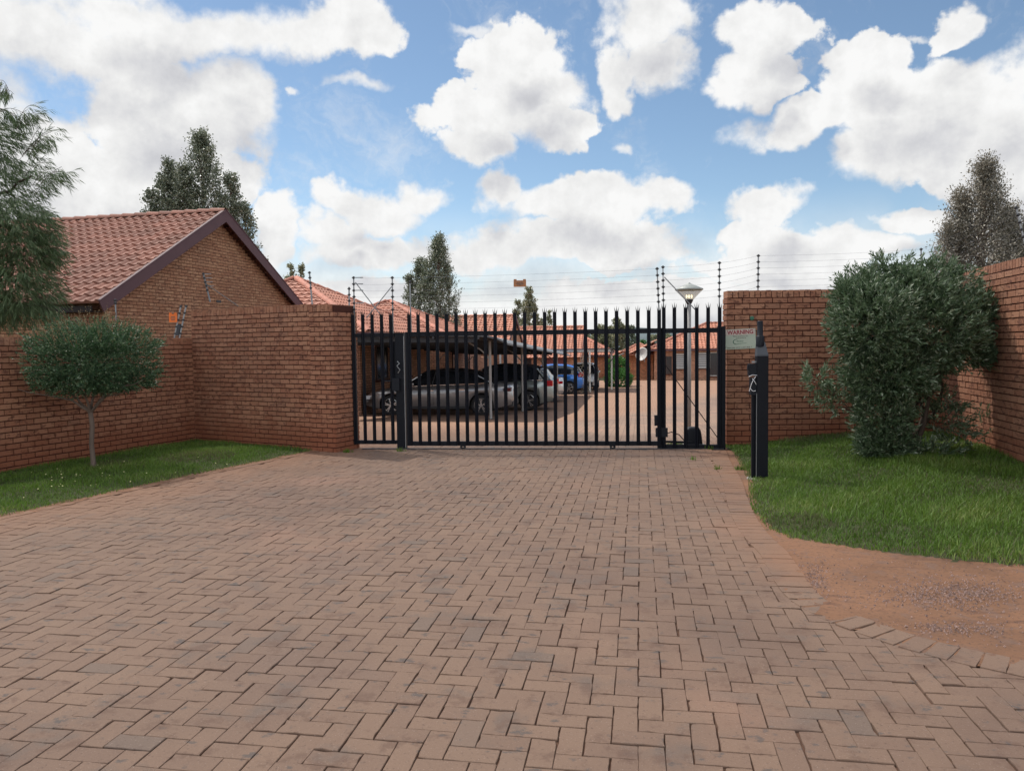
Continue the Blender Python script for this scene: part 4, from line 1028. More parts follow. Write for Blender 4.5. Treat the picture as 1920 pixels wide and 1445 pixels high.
# ------------------------------------------------------------------ gate
GA = Vector((-4.54, 11.48, 0)); GB = Vector((1.19, 11.88, 0)); gu = (GB-GA).normalized(); gnv = Vector((gu.y, -gu.x, 0))
Zv = Vector((0, 0, 1)); gax = (gu, -gnv, Zv)
def gp(px, py, back=0):
    """point where a sight line meets the gate plane -> (s along, z)"""
    v = ray(px, py); o = GA-gnv*back; t = (o-CAM).dot(gnv)/v.dot(gnv); p = CAM+v*t; return (p-GA).dot(gu), p.z
def gpt(s, z, f=0): return GA+gu*s+gnv*f+Zv*z
def pale(parent, s, z0, z1, f):
    """steel palisade pale of W section with a split three point head"""
    mb = MB(); w = .056; pr = [(-w/2, .0), (-w/4, .012), (0, .004), (w/4, .012), (w/2, 0)]; th = .003
    for (a, da), (b, db) in zip(pr, pr[1:]):
        q = [gpt(s+a, z0, f+da), gpt(s+b, z0, f+db), gpt(s+b, z1, f+db), gpt(s+a, z1, f+da)]; bk = [p-gnv*th for p in q]
        mb.quads(q+bk, [(0, 1, 2, 3), (7, 6, 5, 4), (0, 4, 5, 1), (2, 6, 7, 3), (1, 5, 6, 2), (0, 3, 7, 4)])
    for (a, lean, h, dep) in ((-w/2+.008, -.016, .068, .004), (0, 0, .085, .014), (w/2-.008, .016, .068, .004)):
        q = [gpt(s+a-.008, z1-.004, f+dep), gpt(s+a+.008, z1-.004, f+dep), gpt(s+a+lean, z1+h, f+dep+.012*(1 if a == 0 else -1)*.6)]; bk = [p-gnv*.004 for p in q]
        mb.quads(q+bk, [(0, 1, 2), (5, 4, 3), (0, 3, 4, 1), (1, 4, 5, 2), (2, 5, 3, 0)])
    return mb.build('pale', mBlack, parent)
def rail(parent, s0, s1, z0, z1, f=0, w=.04, name='rail'):
    mb = MB(); mb.box(gpt((s0+s1)/2, (z0+z1)/2, f), (s1-s0, w, z1-z0), 0, .5, gax); return mb.build(name, mBlack, parent)
def post(parent, s0, s1, z1, f=0, w=.1, name='post'):
    mb = MB(); mb.box(gpt((s0+s1)/2, z1/2-.02, f), (s1-s0, w, z1+.04), 0, .5, gax)
    mb.box(gpt((s0+s1)/2, z1+.006, f), (s1-s0+.008, w+.008, .008), 0, .5, gax); return mb.build(name, mBlack, parent)
# pedestrian gate
pg = thing('pedestrian_gate', 'narrow black palisade pedestrian gate between brick pillar and gate post', 'gate')
s = lambda px, py=730: gp(px, py)[0]
ztop = lambda px, py: gp(px, py)[1]
post(pg, s(646), s(656), 1.80, name='hinge_post')
rail(pg, s(657), s(742), ztop(700, 632), ztop(700, 625), 0, .045); rail(pg, s(657), s(742), ztop(700, 832), ztop(700, 825), 0, .045)
for px in (663, ): rail(pg, s(px-3), s(px+6), ztop(700, 824.6), ztop(700, 632.4), 0, .045, 'stile')
for px in (684, 701.5, 719, 736): pale(pg, s(px), ztop(700, 831), ztop(px, 590), .03)
pale(pg, s(665.5), ztop(700, 831), ztop(665, 591), .03)
mb = MB(); mb.box(gpt(s(744), (ztop(744, 640)+ztop(744, 718))/2, -.05), (s(757)-s(733), .07, ztop(744, 640)-ztop(744, 718)), 0, .5, gax); mb.build('lock_shield', mBlack, pg)
mb = MB(); mb.box(gpt(s(744), 1.02, .04), (.12, .06, .20), 0, .5, gax); mb.bar(gpt(s(722), ztop(722, 714), .03), gpt(s(742), ztop(722, 714), .03), .018); mb.build('lock_box', mBlackM, pg)
cbs = MB(); c0 = gpt(s(748), 1.25, .05)
cbs.tube([c0+Vector((.00, -.01, .13)), c0+Vector((.04, -.03, .10)), c0+Vector((.0, -.04, .06)), c0+Vector((.045, -.03, .0)), c0+Vector((.01, -.02, -.05))], .009, 6); cbs.build('chain', mSteel, pg)
# middle post
mp = thing('gate_post', 'thick black square gate post between pedestrian gate and sliding gate', 'gate post'); post(mp, s(743), s(759), ztop(750, 625), -.045, .12)
mb = MB(); mb.box(gpt(s(759.3), .9, .02), (.008, .012, 1.75), 0, .5, gax); mb.build('edge_strip', mSteel, mp)
# sliding gate
sg = thing('sliding_gate', 'wide black palisade sliding gate across the driveway', 'gate')
zt0, zt1, zb0, zb1 = ztop(1135, 626), ztop(1135, 617), ztop(1060, 834.5), ztop(1060, 826.5)
rail(sg, s(765), s(1238), zt0, zt1, .03, .05); rail(sg, s(765), s(1238), zb0, zb1, .03, .05)
rail(sg, s(763), s(771), zb0-.0, zt1, .028, .046, 'stile')
for px in (771, 788, 805.3, 823, 840.5, 858.5, 876.3, 894.3, 912.5, 930.8, 949, 967.3, 985.8, 1004.4, 1023, 1041.5, 1060.3, 1079.3, 1098.5, 1117.6, 1136.9, 1156.5, 1176.2, 1196, 1216.2, 1235.5):
    pale(sg, s(px), zb0+.01, ztop(px, 582+(1235-px)*.018), .062)
for px in (867, 1148):
    mb = MB(); c = gpt(s(px), .035, .03); mb.lathe(c, [(.012, -.015), (.04, -.015), (.046, -.006), (.036, 0), (.046, .006), (.04, .015), (.012, .015)], 18, 0, .5, (gu, Zv, gnv)); wv_ = mb.build('wheel', mDarkMetal, sg, True)
    mb = MB(); mb.box(gpt(s(px), .075, .03), (.07, .055, .06), 0, .5, gax); mb.build('bracket', mBlack, wv_)
tr = MB(); tr.box(gpt(3.0, .004, .03), (5.6, .03, .018), 0, .5, gax); o = tr.build('gate_track', mDarkMetal); tag(o, 'low steel guide track on the paving under the sliding gate', 'track')
# receiving post
rp = thing('gate_post', 'thick black gate post where the sliding gate meets the fixed panel', 'gate post'); post(rp, s(1233), s(1247), ztop(1240, 616), -.04, .1)
mb = MB(); mb.box(gpt(s(1230), ztop(1230, 788), -.0), (.05, .06, .16), 0, .5, gax); mb.box(gpt(s(1240), ztop(1230, 810), .03), (.18, .05, .14), 0, .5, gax); mb.build('catch_bracket', mBlackM, rp)
# fixed panel
fp = thing('palisade_panel', 'fixed black palisade panel between gate post and right brick wall', 'fence panel')
rail(fp, s(1247), s(1347), ztop(1300, 624), ztop(1300, 615), 0, .05); rail(fp, s(1247), s(1347), ztop(1300, 839.5), ztop(1300, 833), 0, .05)
post(fp, s(1346), s(1360), ztop(1353, 613), -.03, .1)
for px in (1244.5, 1264.2, 1285, 1305.8, 1327, 1348.4): pale(fp, s(px), ztop(px, 839), ztop(px, 577), .035)
mb = MB(); a, b = gp(1247, 683), gp(1347, 822); mb.bar(gpt(a[0], a[1], -.04), gpt(b[0], b[1], -.04), .03, .012); mb.build('brace', mBlack, fp)
mb = MB(); a, b = gp(1247, 829), gp(1300, 831); mb.bar(gpt(a[0], a[1], -.1), gpt(b[0], b[1], -.1), .03); mb.build('track_bar', mBlack, fp)
# gate motor
mc = gpt(s(1305), 0, -.33); gm_ = thing('gate_motor', 'black dome topped sliding gate motor behind the fixed panel', 'gate motor', mc)
mb = MB(); hh = .30
sec = [(.14, .10, .0), (.142, .10, .05), (.128, .09, .18), (.115, .082, .25), (.09, .065, .288), (.05, .035, .30)]; base_i = len(mb.v); nn_ = 20
for (rx, ry, z) in sec:
    for k in range(nn_):
        a = 2*PI*k/nn_; ca, sa = math.cos(a), math.sin(a); e = .45; mb.v.append(tuple(gu*(rx*math.copysign(abs(ca)**e, ca))-gnv*(ry*math.copysign(abs(sa)**e, sa))+Zv*z))
for i in range(len(sec)-1):
    for k in range(nn_): mb.f.append((i*nn_+k, i*nn_+(k+1) % nn_, (i+1)*nn_+(k+1) % nn_, (i+1)*nn_+k)); mb.m.append(0); mb.r.append(.5)
mb.f.append(tuple((len(sec)-1)*nn_+k for k in range(nn_))); mb.m.append(0); mb.r.append(.5)
mb.build('cover', mBlackM, gm_, True)
mb = MB(); mb.box((0, 0, .012), (.36, .26, .03), 0, .5, gax); mb.build('base', mConcrete, gm_)
cb_ = MB(); a = gpt(s(1247), .22, -.05); cb_.tube([a, a+Vector((.10, .02, .03)), a+Vector((.22, .1, -.02)), a+Vector((.3, .2, -.12)), mc+Zv*.1], .008, 6); o = cb_.build('motor_cable', mBlackM); tag(o, 'thin black cable looping from the gate post to the gate motor', 'cable')

# ------------------------------------------------------------------ electric fence
def fence_post(name, top, bot, label, n_ins=6, par_y=None, dbl=False, m_=None, arms=0):
    t_ = thing('fence_post', label, 'fence post', tuple(bot), 0, 'electric fence posts'); d = top-bot; L = d.length; ins = []
    mb = MB(); mb.box(d/2, (.016, .016, L), 0, .5, (d.cross(Vector((0, 1, 0))).normalized(), Vector((0, 1, 0)), d.normalized())) if d.z > .1 and abs(d.x) < .02 and abs(d.y) < .02 else mb.bar((0, 0, 0), d, .02)
    mb.build('rod', m_ or mSteel, t_)
    X = (r0-d.normalized()*r0.dot(d.normalized())).normalized(); Dn = d.normalized(); Y = Dn.cross(X)
    for k in range(n_ins):
        p = d*(.985-k*(.105*.95)/L*1.0) if L > .7 else d*(.97-k*.14)
        i_ = MB(); i_.lathe(p, [(.006, -.022), (.016, -.018), (.018, 0), (.016, .018), (.006, .022)], 8, 0, .5, (X, Y, Dn)); i_.box(p, (.055, .014, .014), 0, .5, (X, Y, Dn)); i_.build('insulator', mIns, t_, True); ins.append(bot+p+Y*.0)
    return t_, ins
def P2(px, py, depth): return AT(px, depth, py=py)
def gate_post3(px_t, py_t, px_b, py_b, label, n=6):
    a, b = gp(px_t, py_t, .03), gp(px_b, py_b, .03); return fence_post('fence_post', gpt(a[0], a[1], -.03), gpt(b[0], b[1], -.03), label, n)
fD, iD = gate_post3(735.5, 519, 737, 626, 'electric fence post at right end of the pedestrian gate', 6)
fC, iC = gate_post3(663, 519, 665, 626, 'electric fence post with brackets at left end of pedestrian gate', 6)
fB, iB = fence_post('', P2(654.5, 538, 12.6), P2(656.5, 760, 12.6), 'thin fence post just right of the left brick pillar', 4)
fA, iA = fence_post('', P2(580, 509, 13.1), P2(586, 578, 13.1), 'fence post standing on top of the left facade wall', 4)
fX, iX = gate_post3(768.5, 527, 771, 626, 'plain thin electric fence post at left end of the sliding gate', 1)
fE, iE = gate_post3(1232, 502, 1237, 617, 'electric fence post on the right end of the sliding gate', 6)
fF, iF = gate_post3(1243, 499, 1244.5, 617, 'electric fence post on the left end of the fixed palisade panel', 6)
fG, iG = gate_post3(1349, 491, 1348.5, 615, 'electric fence post beside the right brick wall end', 6)
fH, iH = fence_post('', P2(1422, 477, 11.95), P2(1421, 560, 11.95), 'electric fence post standing on the right facade wall', 6)
ic = Vector((4.45, 12.75, 0))
c1 = P2(1727, 466, 12.6); c2 = P2(1731, 560, 12.6); fI, iI = fence_post('', c1, c2, 'dark fence corner post rising above the big bush', 6)
c3 = P2(1905, 388, 10.2); c4 = P2(1932, 500, 10.2); fJ, iJ = fence_post('', c3, c4, 'leaning fence post at the right edge above the brick wall', 6)
for (f_, a, b) in ((fC, gp(665, 529), gp(712, 590)), (fD, gp(733, 537), gp(686, 596)), (fF, gp(1246, 519), gp(1304, 580))):
    mb = MB(); off = f_.location; mb.tube([gpt(a[0], a[1], -.04)-off, gpt(b[0], b[1], -.04)-off], .008, 6); mb.build('stay', mSteel, f_)
mb = MB()
for k in (0, 1, 2, 4): mb.bar(iC[k]-fC.location, iC[k]-fC.location+gu*.15, .014)
mb.build('bracket', mSteel, fC)
mb = MB()
for dx in (-.05, .05, .1): mb.bar(Vector((dx, 0, -.15)), (c1-c2)*.93, .012)
mb.build('stay', mDarkMetal, fI)
def wires(name, ia, ib, label, ks=None, sag=.01):
    for k in (ks if ks is not None else range(min(len(ia), len(ib)))):
        a, b = ia[k], ib[k]; mb = MB(); n = 6
        mb.tube([a.lerp(b, i/n)-Zv*(sag*4*(i/n)*(1-i/n)) for i in range(n+1)], .0013, 5, cap=False)
        nth = ['topmost', 'second from top', 'third from top', 'third from bottom', 'second from bottom', 'lowest'][k]
        tag(mb.build('fence_wire', mWire), f'{nth} thin electric wire {label}', 'wire', 'electric fence wires')
wires('', iD, iE, 'stretched above the sliding gate', sag=.02); wires('', iC, iD, 'above the pedestrian gate'); wires('', iF, iG, 'above the fixed palisade panel')
wires('', iG, iH, 'from the wall end post to the facade post'); wires('', iH, iI, 'above the right facade wall', sag=.02); wires('', iI, iJ, 'above the right boundary wall')
# posts along the low left wall and on the facade back
pa, pb = P2(349, 573, 13.2), P2(337, 631, 13.2)
t_ = thing('fence_post', 'paired slanting fence posts with insulators at the end of low wall', 'fence post', tuple(pb), 0, 'electric fence posts'); d = pa-pb
for k, off in enumerate((Vector((0, 0, 0)), r0*-.09)):
    mb = MB(); mb.bar(off-d*.1, off+d, .022); mb.build('rod', mSteel, t_)
    for j in range(5):
        p = off+d*(.98-.22*j); i_ = MB(); i_.lathe(p, [(.006, -.02), (.018, -.015), (.018, .015), (.006, .02)], 8); i_.box(p, (.06, .02, .016)); i_.build('insulator', mIns, t_)
mb = MB(); mb.box(r0*-.045+d*.22, (.055, .03, .20), 0, .5, (r0, Vector((0, 1, 0)), d.normalized())); mb.build('junction_box', mDarkMetal, t_)
i1 = [pb+d*(.98-.22*j) for j in range(5)]
q0 = P2(216, 562, 12.2); q1 = P2(218, 600, 12.2); fK, iK = fence_post('', q0, q1, 'short fence post in front of the gable near the round tree', 2, m_=mSteel)
a, b = P2(381, 512, 14.2), P2(394, 566, 14.2); fL, iL = fence_post('', a, b, 'pale fence post with long stay in front of the brick gable', 5)
mb = MB(); mb.tube([P2(383, 530, 14.2)-b, P2(447, 574, 13.6)-b], .007, 6); mb.build('stay', mIns, fL)
mb = MB()
for k in range(4): mb.bar(iL[k]-b, iL[k]-b+r0*.14, .012)
mb.build('bracket', mSteel, fL)
def plate_sign(px0, px1, py0, py1, depth, label, m_, ear=True, tilt=0, mt=None):
    a = P2(px0, py1, depth); b = P2(px1, py0, depth); w = (P2(px1, py1, depth)-a).length; h = b.z-a.z; c = (a+b)/2
    t_ = thing('warning_sign', label, 'sign', tuple(c)); X = (r0*math.cos(tilt)+Zv*math.sin(tilt)).normalized(); N_ = Vector((r0.y, -r0.x, 0)); Y = (-N_).cross(X)*-1; Y = N_.cross(X); Y = Y if Y.z > 0 else -Y
    mb = MB(); mb.box((0, 0, 0), (w, .004, h*.8), 0, .5, (X, N_, Y))
    for s_ in (-1, 1): mb.box(X*(s_*(w/2-.025))+Y*(h*.47), (.045, .004, h*.16), 0, .5, (X, N_, Y))
    mb.build('plate', m_, t_)
    mb = MB()
    for k, ww in ((.14, .5), (-.02, .62), (-.18, .45)): mb.box(Y*(h*k)+N_*.004, (w*ww, .002, h*.07), 0, .5, (X, N_, Y))
    mb.build('lettering', mt or mSignDark, t_); return t_
plate_sign(963, 986.5, 524, 539.5, 11.85, 'faded orange warning plate hanging from the wires above sliding gate', mOrangeD)
plate_sign(317, 332, 587, 606, 13.15, 'bright orange warning plate beside the slanting fence posts', mOrange)

# ------------------------------------------------------------------ lettering sign on the right wall
def text_mesh(txt, size, m_, parent, loc, rot, name='lettering', bold=0.0, wfit=None):
    cu = bpy.data.curves.new(name, 'FONT'); cu.body = txt; cu.size = size; cu.offset = bold; cu.align_x = 'CENTER'; cu.align_y = 'CENTER'; cu.extrude = .0006
    tmp = bpy.data.objects.new('tmp', cu); COL.objects.link(tmp); dg = bpy.context.evaluated_depsgraph_get(); me = bpy.data.meshes.new_from_object(tmp.evaluated_get(dg)); bpy.data.objects.remove(tmp)
    me.name = name; me.materials.clear(); me.materials.append(m_)
    if wfit:
        xs = [v.co.x for v in me.vertices]; k = wfit/(max(xs)-min(xs))
        for v in me.vertices: v.co.x *= k
    o = bpy.data.objects.new(name, me); COL.objects.link(o); o.parent = parent; o.location = loc; o.rotation_euler = rot; return o
fu = (FR1-FR0).normalized(); fn_ = Vector((fu.y, -fu.x, 0))
v = ray(1388.5, 635.5); t = (FR0+fn_*.02-CAM).dot(fn_)/v.dot(fn_); sc = CAM+v*t
sgn = thing('warning_sign', 'pale rectangular WARNING board fixed to the right facade wall', 'sign', tuple(sc)); sgn.rotation_euler = Matrix((fu, Zv, -fn_ if False else fu.cross(Zv))).transposed().to_euler()
# local frame: x along wall, y up, z = outwards
sgn.rotation_euler = Matrix((fu, Zv, fu.cross(Zv))).transposed().to_euler()
sgn.rotation_euler.rotate_axis('Z', R(2.3))
sw_, sh_ = .465, .305
mb = MB(); mb.box((0, 0, 0), (sw_, sh_, .006)); mb.build('board', mSignBG, sgn)
mb = MB(); mb.box((0, sh_/2-.048, .0042), (sw_-.012, .085, .001)); mb.build('heading_band', mSignTop, sgn)
text_mesh('WARNING', .088, mSignRed, sgn, (0, sh_/2-.050, .0055), (0, 0, 0), bold=.0022, wfit=.40)
text_mesh('These premises are', .030, mSignDark, sgn, (0, .045, .004), (0, 0, 0), wfit=.23)
text_mesh('protected by', .026, mSignDark, sgn, (.01, .015, .004), (0, 0, 0), wfit=.15)
text_mesh('PROCO', .034, mSignGreen, sgn, (-.01, -.035, .004), (0, 0, 0), wfit=.10)
mb = MB()
for k in range(22):
    a0, a1 = R(60+k*11.5), R(60+(k+1)*11.5+.5)
    w0 = .010*math.sin(PI*(k+.3)/22)+.003
    for (aa, bb) in ((a0, a1),):
        q = [Vector((-.07+.052*math.cos(aa), -.04+.040*math.sin(aa), .0042)), Vector((-.07+.052*math.cos(bb), -.04+.040*math.sin(bb), .0042)), Vector((-.07+(.052-w0)*math.cos(bb), -.04+(.040-w0)*math.sin(bb), .0042)), Vector((-.07+(.052-w0)*math.cos(aa), -.04+(.040-w0)*math.sin(aa), .0042))]
        mb.face(q)
mb.face([(-.05, -.075, .0042), (.09, -.066, .0042), (.09, -.062, .0042), (-.05, -.068, .0042)])
mb.build('emblem', mSignGreen, sgn)
text_mesh('084 684 5215 | 087 808 7', .028, mSignDark, sgn, (-.02, -sh_/2+.022, .004), (0, 0, 0), wfit=.38)
mb = MB()
for (x, y) in ((-.222, .07), (-.222, -.10), (.22, .12)): mb.lathe((x, y, .003), [(.0045, 0), (.004, .003), (.0005, .004)], 10)
mb.build('screws', mSteel, sgn)
c = P2(1410, 596.5, 11.7); v = ray(1410, 596.5); t = (FR0+fn_*.012-CAM).dot(fn_)/v.dot(fn_); c = CAM+v*t
mb = MB(); mb.lathe((0, 0, 0), [(.0005, .012), (.03, .008), (.034, 0)], 12, 0, .5, (fu, Zv, fn_)); o = mb.build('wall_button', mSignGreen); o.location = c; tag(o, 'small round green knob on the brick wall above the warning board', 'knob')

# ------------------------------------------------------------------ intercom post
ib = G(1427, 897); ip = thing('intercom_post', 'black square intercom post with sloping hood standing in the lawn edge', 'intercom', tuple(ib), YAW*.4)
dpt = (ib-CAM).dot(fw); kx = dpt/FPX
def iz(py): return HC+(641-py)/FPX*dpt
mb = MB(); w = 20.5*kx; mb.box((0, 0, iz(668)/2), (w, w, iz(668)+.02)); mb.build('post', mBlack, ip)
mb = MB(); z0, z1 = iz(668), iz(642); h = w/2+.002
V_ = [(-h, -h, z0), (h, -h, z0), (h, h, z0), (-h, h, z0), (-h*.75, -h*.1, z1), (h*.55, -h*.1, z1), (h*.6, h, z1), (-h*.75, h, z1)]
mb.quads(V_, [(0, 1, 5, 4), (1, 2, 6, 5), (2, 3, 7, 6), (3, 0, 4, 7), (4, 5, 6, 7)]); mb.build('hood', mat('grey_hood', (.055, .062, .075), .5), ip)
mb = MB(); cxx = -3*kx; mb.lathe((cxx, .0, 0), [(7.5*kx, iz(650)), (7.5*kx, iz(632)), (6.4*kx, iz(631)), (5.2*kx, iz(630)), (5.2*kx, iz(605)), (4.6*kx, iz(603)), (.001, iz(603))], 18); mb.build('camera_tube', mBlackM, ip, True)
mb = MB(); mb.box((-w*.5-.022, .03, iz(733)/2), (.04, .05, iz(733))); mb.build('conduit', mBlack, ip)
mb = MB(); mb.box((-w*.5-.0025, -w/2+.012, iz(733)/2), (.004, .02, iz(733)-.05)); mb.build('edge_strip', mSteel, ip)
mb = MB(); zc = (iz(682)+iz(704))/2; mb.box((-w*.5-.045, .0, zc), (.085, .11, iz(682)-iz(704))); mb.box((-w*.5-.09, -.0, zc+.02), (.012, .08, .05)); bx = mb.build('keypad_box', mBlackM, ip)
mb = MB(); mb.box((-w*.5-.035, 0, (iz(708)+iz(740))/2), (.065, .09, iz(708)-iz(740))); mb.build('speaker_box', mBlackM, ip)
mb = MB(); mb.box((-w*.5-.02, -.0, iz(679)), (.05, .05, .02)); mb.build('hinge', mSteel, ip)
mb = MB(); zc = iz(706); X = -w*.5-.045
mb.tube([(X-.05, -.06, zc+.0), (X-.01, -.065, zc+.02), (X+.05, -.06, zc+.015), (X+.06, -.055, zc+.04)], .0045, 6)
mb.tube([(X+.03, -.06, zc), (X, -.066, zc-.04), (X-.02, -.06, zc-.09), (X-.04, -.05, zc-.17)], .004, 6); mb.tube([(X-.01, -.062, zc-.02), (X+.02, -.066, zc-.06), (X+.035, -.06, zc-.09)], .004, 6)
mb.tube([(X-.03, -.05, zc-.14), (X, -.06, zc-.17), (X+.03, -.06, zc-.165)], .004, 6); mb.build('twine', mTwine, ip)
mb = MB(); mb.lathe((0, .0, -.004), [(.17, .0), (.165, .012), (.001, .014)], 14); mb.build('footing', mConcrete, ip)

# ------------------------------------------------------------------ lamp
lb = AT(1292, 13.9, 0); lb.z = gz(lb.y); lp = thing('street_lamp', 'grey garden lamp post with conical shade behind the palisade', 'lamp', tuple(lb))
ld = 13.9; lz = lambda py: HC+(641.5-py)/FPX*ld-lb.z
mb = MB(); mb.tube([(0, 0, -.05), (0, 0, lz(566))], .037, 14); mb.build('pole', mGreyP, lp, True)
mb = MB(); mb.lathe((0, 0, 0), [(.03, lz(572)), (.062, lz(566)), (.075, lz(563)), (.075, lz(561.5))], 20); mb.build('collar', mDarkMetal, lp, True)
mLampG = bpy.data.materials.new('lamp_diffuser'); mLampG.use_nodes = True; g = NT(mLampG.node_tree); o_ = g.n('ShaderNodeOutputMaterial')
b1 = g.n('ShaderNodeBsdfTranslucent'); b1.inputs[0].default_value = (.75, .72, .62, 1); b2 = g.n('ShaderNodeBsdfPrincipled'); b2.inputs['Base Color'].default_value = (.55, .53, .47, 1); b2.inputs['Roughness'].default_value = .2
tp = g.n('ShaderNodeBsdfTransparent'); m1 = g.n('ShaderNodeMixShader'); m1.inputs[0].default_value = .55; g.l(b1.outputs[0], m1.inputs[1]); g.l(b2.outputs[0], m1.inputs[2]); m2_ = g.n('ShaderNodeMixShader'); m2_.inputs[0].default_value = .5; g.l(m1.outputs[0], m2_.inputs[1]); g.l(tp.outputs[0], m2_.inputs[2]); g.l(m2_.outputs[0], o_.inputs[0])
mb = MB(); mb.lathe((0, 0, 0), [(.075, lz(562)), (.245, lz(544))], 28); mb.build('diffuser', mLampG, lp, True)
mb = MB(); mb.lathe((0, 0, 0), [(.243, lz(544.5)), (.254, lz(543.5)), (.252, lz(542)), (.10, lz(535)), (.022, lz(531.5)), (.02, lz(530.5)), (.001, lz(530))], 28); mb.build('shade', mat('lamp_shade_grey', (.34, .36, .34), .5), lp, True)
mBulbGlint = bpy.data.materials.new('bulb_glint'); mBulbGlint.use_nodes = True; bb = mBulbGlint.node_tree.nodes['Principled BSDF']; bb.inputs['Emission Color'].default_value = (1, .86, .5, 1); bb.inputs['Emission Strength'].default_value = 2.6  # glow stands in for sun glints in the lamp head
mb = MB()
for (x, y) in ((-.045, -.02), (.045, -.02), (0, .03), (0, -.03)): mb.lathe((x, y, lz(556)), [(.001, -.028), (.011, -.022), (.014, 0), (.011, .022), (.001, .028)], 10)
mb.build('bulb', mBulbGlint, lp, True)

# ------------------------------------------------------------------ vegetation
def unit(n):
    v = RNG.normal(size=(n, 3)); return v/np.linalg.norm(v, axis=1)[:, None]
def leaves(name, P, D, ln, wd, m_, parent=None, mi=None, mats=None, rnd=None):
    n = len(P); D = D/np.linalg.norm(D, axis=1)[:, None]; Rr = unit(n); S_ = np.cross(D, Rr); S_ /= (np.linalg.norm(S_, axis=1)[:, None]+1e-9)
    N_ = np.cross(S_, D); l_ = (ln*RNG.uniform(.65, 1.25, n))[:, None]; w_ = (wd*RNG.uniform(.7, 1.3, n))[:, None]
    V = np.stack([P, P+D*l_*.45+S_*w_*.5+N_*w_*.12, P+D*l_, P+D*l_*.45-S_*w_*.5+N_*w_*.12], 1).reshape(-1, 3)
    F = np.arange(4*n).reshape(n, 4); return np_mesh(name, V, F, RNG.random(n) if rnd is None else rnd, mats or m_, parent, mi=mi)
def in_ell(n, c, r, shell=.5):
    u = unit(n); k = (shell+(1-shell)*RNG.random(n)**.6)[:, None]; return np.array(c)+u*np.array(r)*k, u
def sprays(B, D, tl, nl, spread=.9, up_=0.):
    """leaves along twigs: B (k,3) bases, D (k,3) directions"""
    k = len(B); t = np.tile((np.arange(nl)+.5)/nl, k); Bi = np.repeat(B, nl, 0); Di = np.repeat(D, nl, 0); L_ = np.repeat(tl*RNG.uniform(.6, 1.3, k), nl)
    P = Bi+Di*(t*L_)[:, None]; P[:, 2] += up_*(t*L_)**2*8; d = Di+unit(len(P))*spread; return P, d
def limb(mb, a, b, r1, r2, wig=.05, n=6, seg=7):
    a, b = Vector(a), Vector(b); L = (b-a).length; pts = []; rs = []
    for i in range(n+1):
        t = i/n; p = a.lerp(b, t)+Vector((random.gauss(0, 1), random.gauss(0, 1), random.gauss(0, .5)))*(wig*L*math.sin(PI*t)*.4); pts.append(p); rs.append(r1+(r2-r1)*t)
    mb.tube(pts, rs, seg, cap=False)
def V3(a): return Vector((float(a[0]), float(a[1]), float(a[2])))

# round topiary tree on the left strip
def topiary():
    b = G(175, 880); dd = (b-CAM).dot(fw); k = dd/FPX; root = thing('topiary_tree', 'small round clipped tree with slim trunk on the left grass strip', 'tree', tuple(b))
    zc = HC+(656-678)/FPX*dd; c = Vector((13*k, 0, zc+1*k)); rx, rz_ = 106*k, 71*k
    tr = MB(); fork = Vector((-1*k, 0, HC+(656-772)/FPX*dd))
    tr.tube([(0, 0, -.05), (0.005, 0, .1), (-.012, 0, .35), (.012, 0, .6), tuple(fork)], [.042, .033, .03, .031, .030], 10); tk = tr.build('trunk', mBark, root, True)
    br = MB(); ends = [(-.22, -.05, .16), (.20, .04, .20), (.02, -.12, .24), (-.08, .18, .26), (.3, -.1, .22), (-.35, .05, .28), (.12, .22, .3)]
    for e in ends:
        q = fork+Vector(e); limb(br, fork, q, .020, .012); 
        for j in range(4): limb(br, q, q+Vector((random.gauss(e[0], .18), random.gauss(e[1], .18), random.uniform(.1, .3))), .010, .004, .08, 4, 5)
    br.build('branches', mBark, tk, True)
    n = 4600; u = unit(n); u = np.sign(u)*np.abs(u)**.72; rad = np.array([rx, rx*.92, rz_]); lump = 1+.07*np.sin(u[:, 0]*7+1)*np.sin(u[:, 1]*6)+.05*np.sin(u[:, 2]*11+u[:, 0]*5)
    k_ = (RNG.uniform(.0, 1.0, n)**.42*lump)[:, None]; B = np.array(c)+u*rad*k_*.93; B[:, 2] = np.maximum(B[:, 2], c.z-rz_*.80+np.abs(u[:, 0])*.10)
    P, D = sprays(B, u*np.array([1, 1, .8])+np.array([0, 0, .3])+unit(n)*.5, .10, 13, 1.1)
    leaves('crown', P, D, .030, .014, mLfTop, root)
    # dry thin shoots poking out of the top
    n = 150; u = unit(n); u[:, 2] = np.abs(u[:, 2])*.8+.3; B = np.array(c)+u/np.linalg.norm(u, axis=1)[:, None]*rad*.95
    P, D = sprays(B, np.tile([0, 0, 1.], (n, 1))*.8+u*.6+unit(n)*.3, .17, 9, .8); leaves('dry_shoots', P, D, .026, .014, mLfDry, root)
topiary()

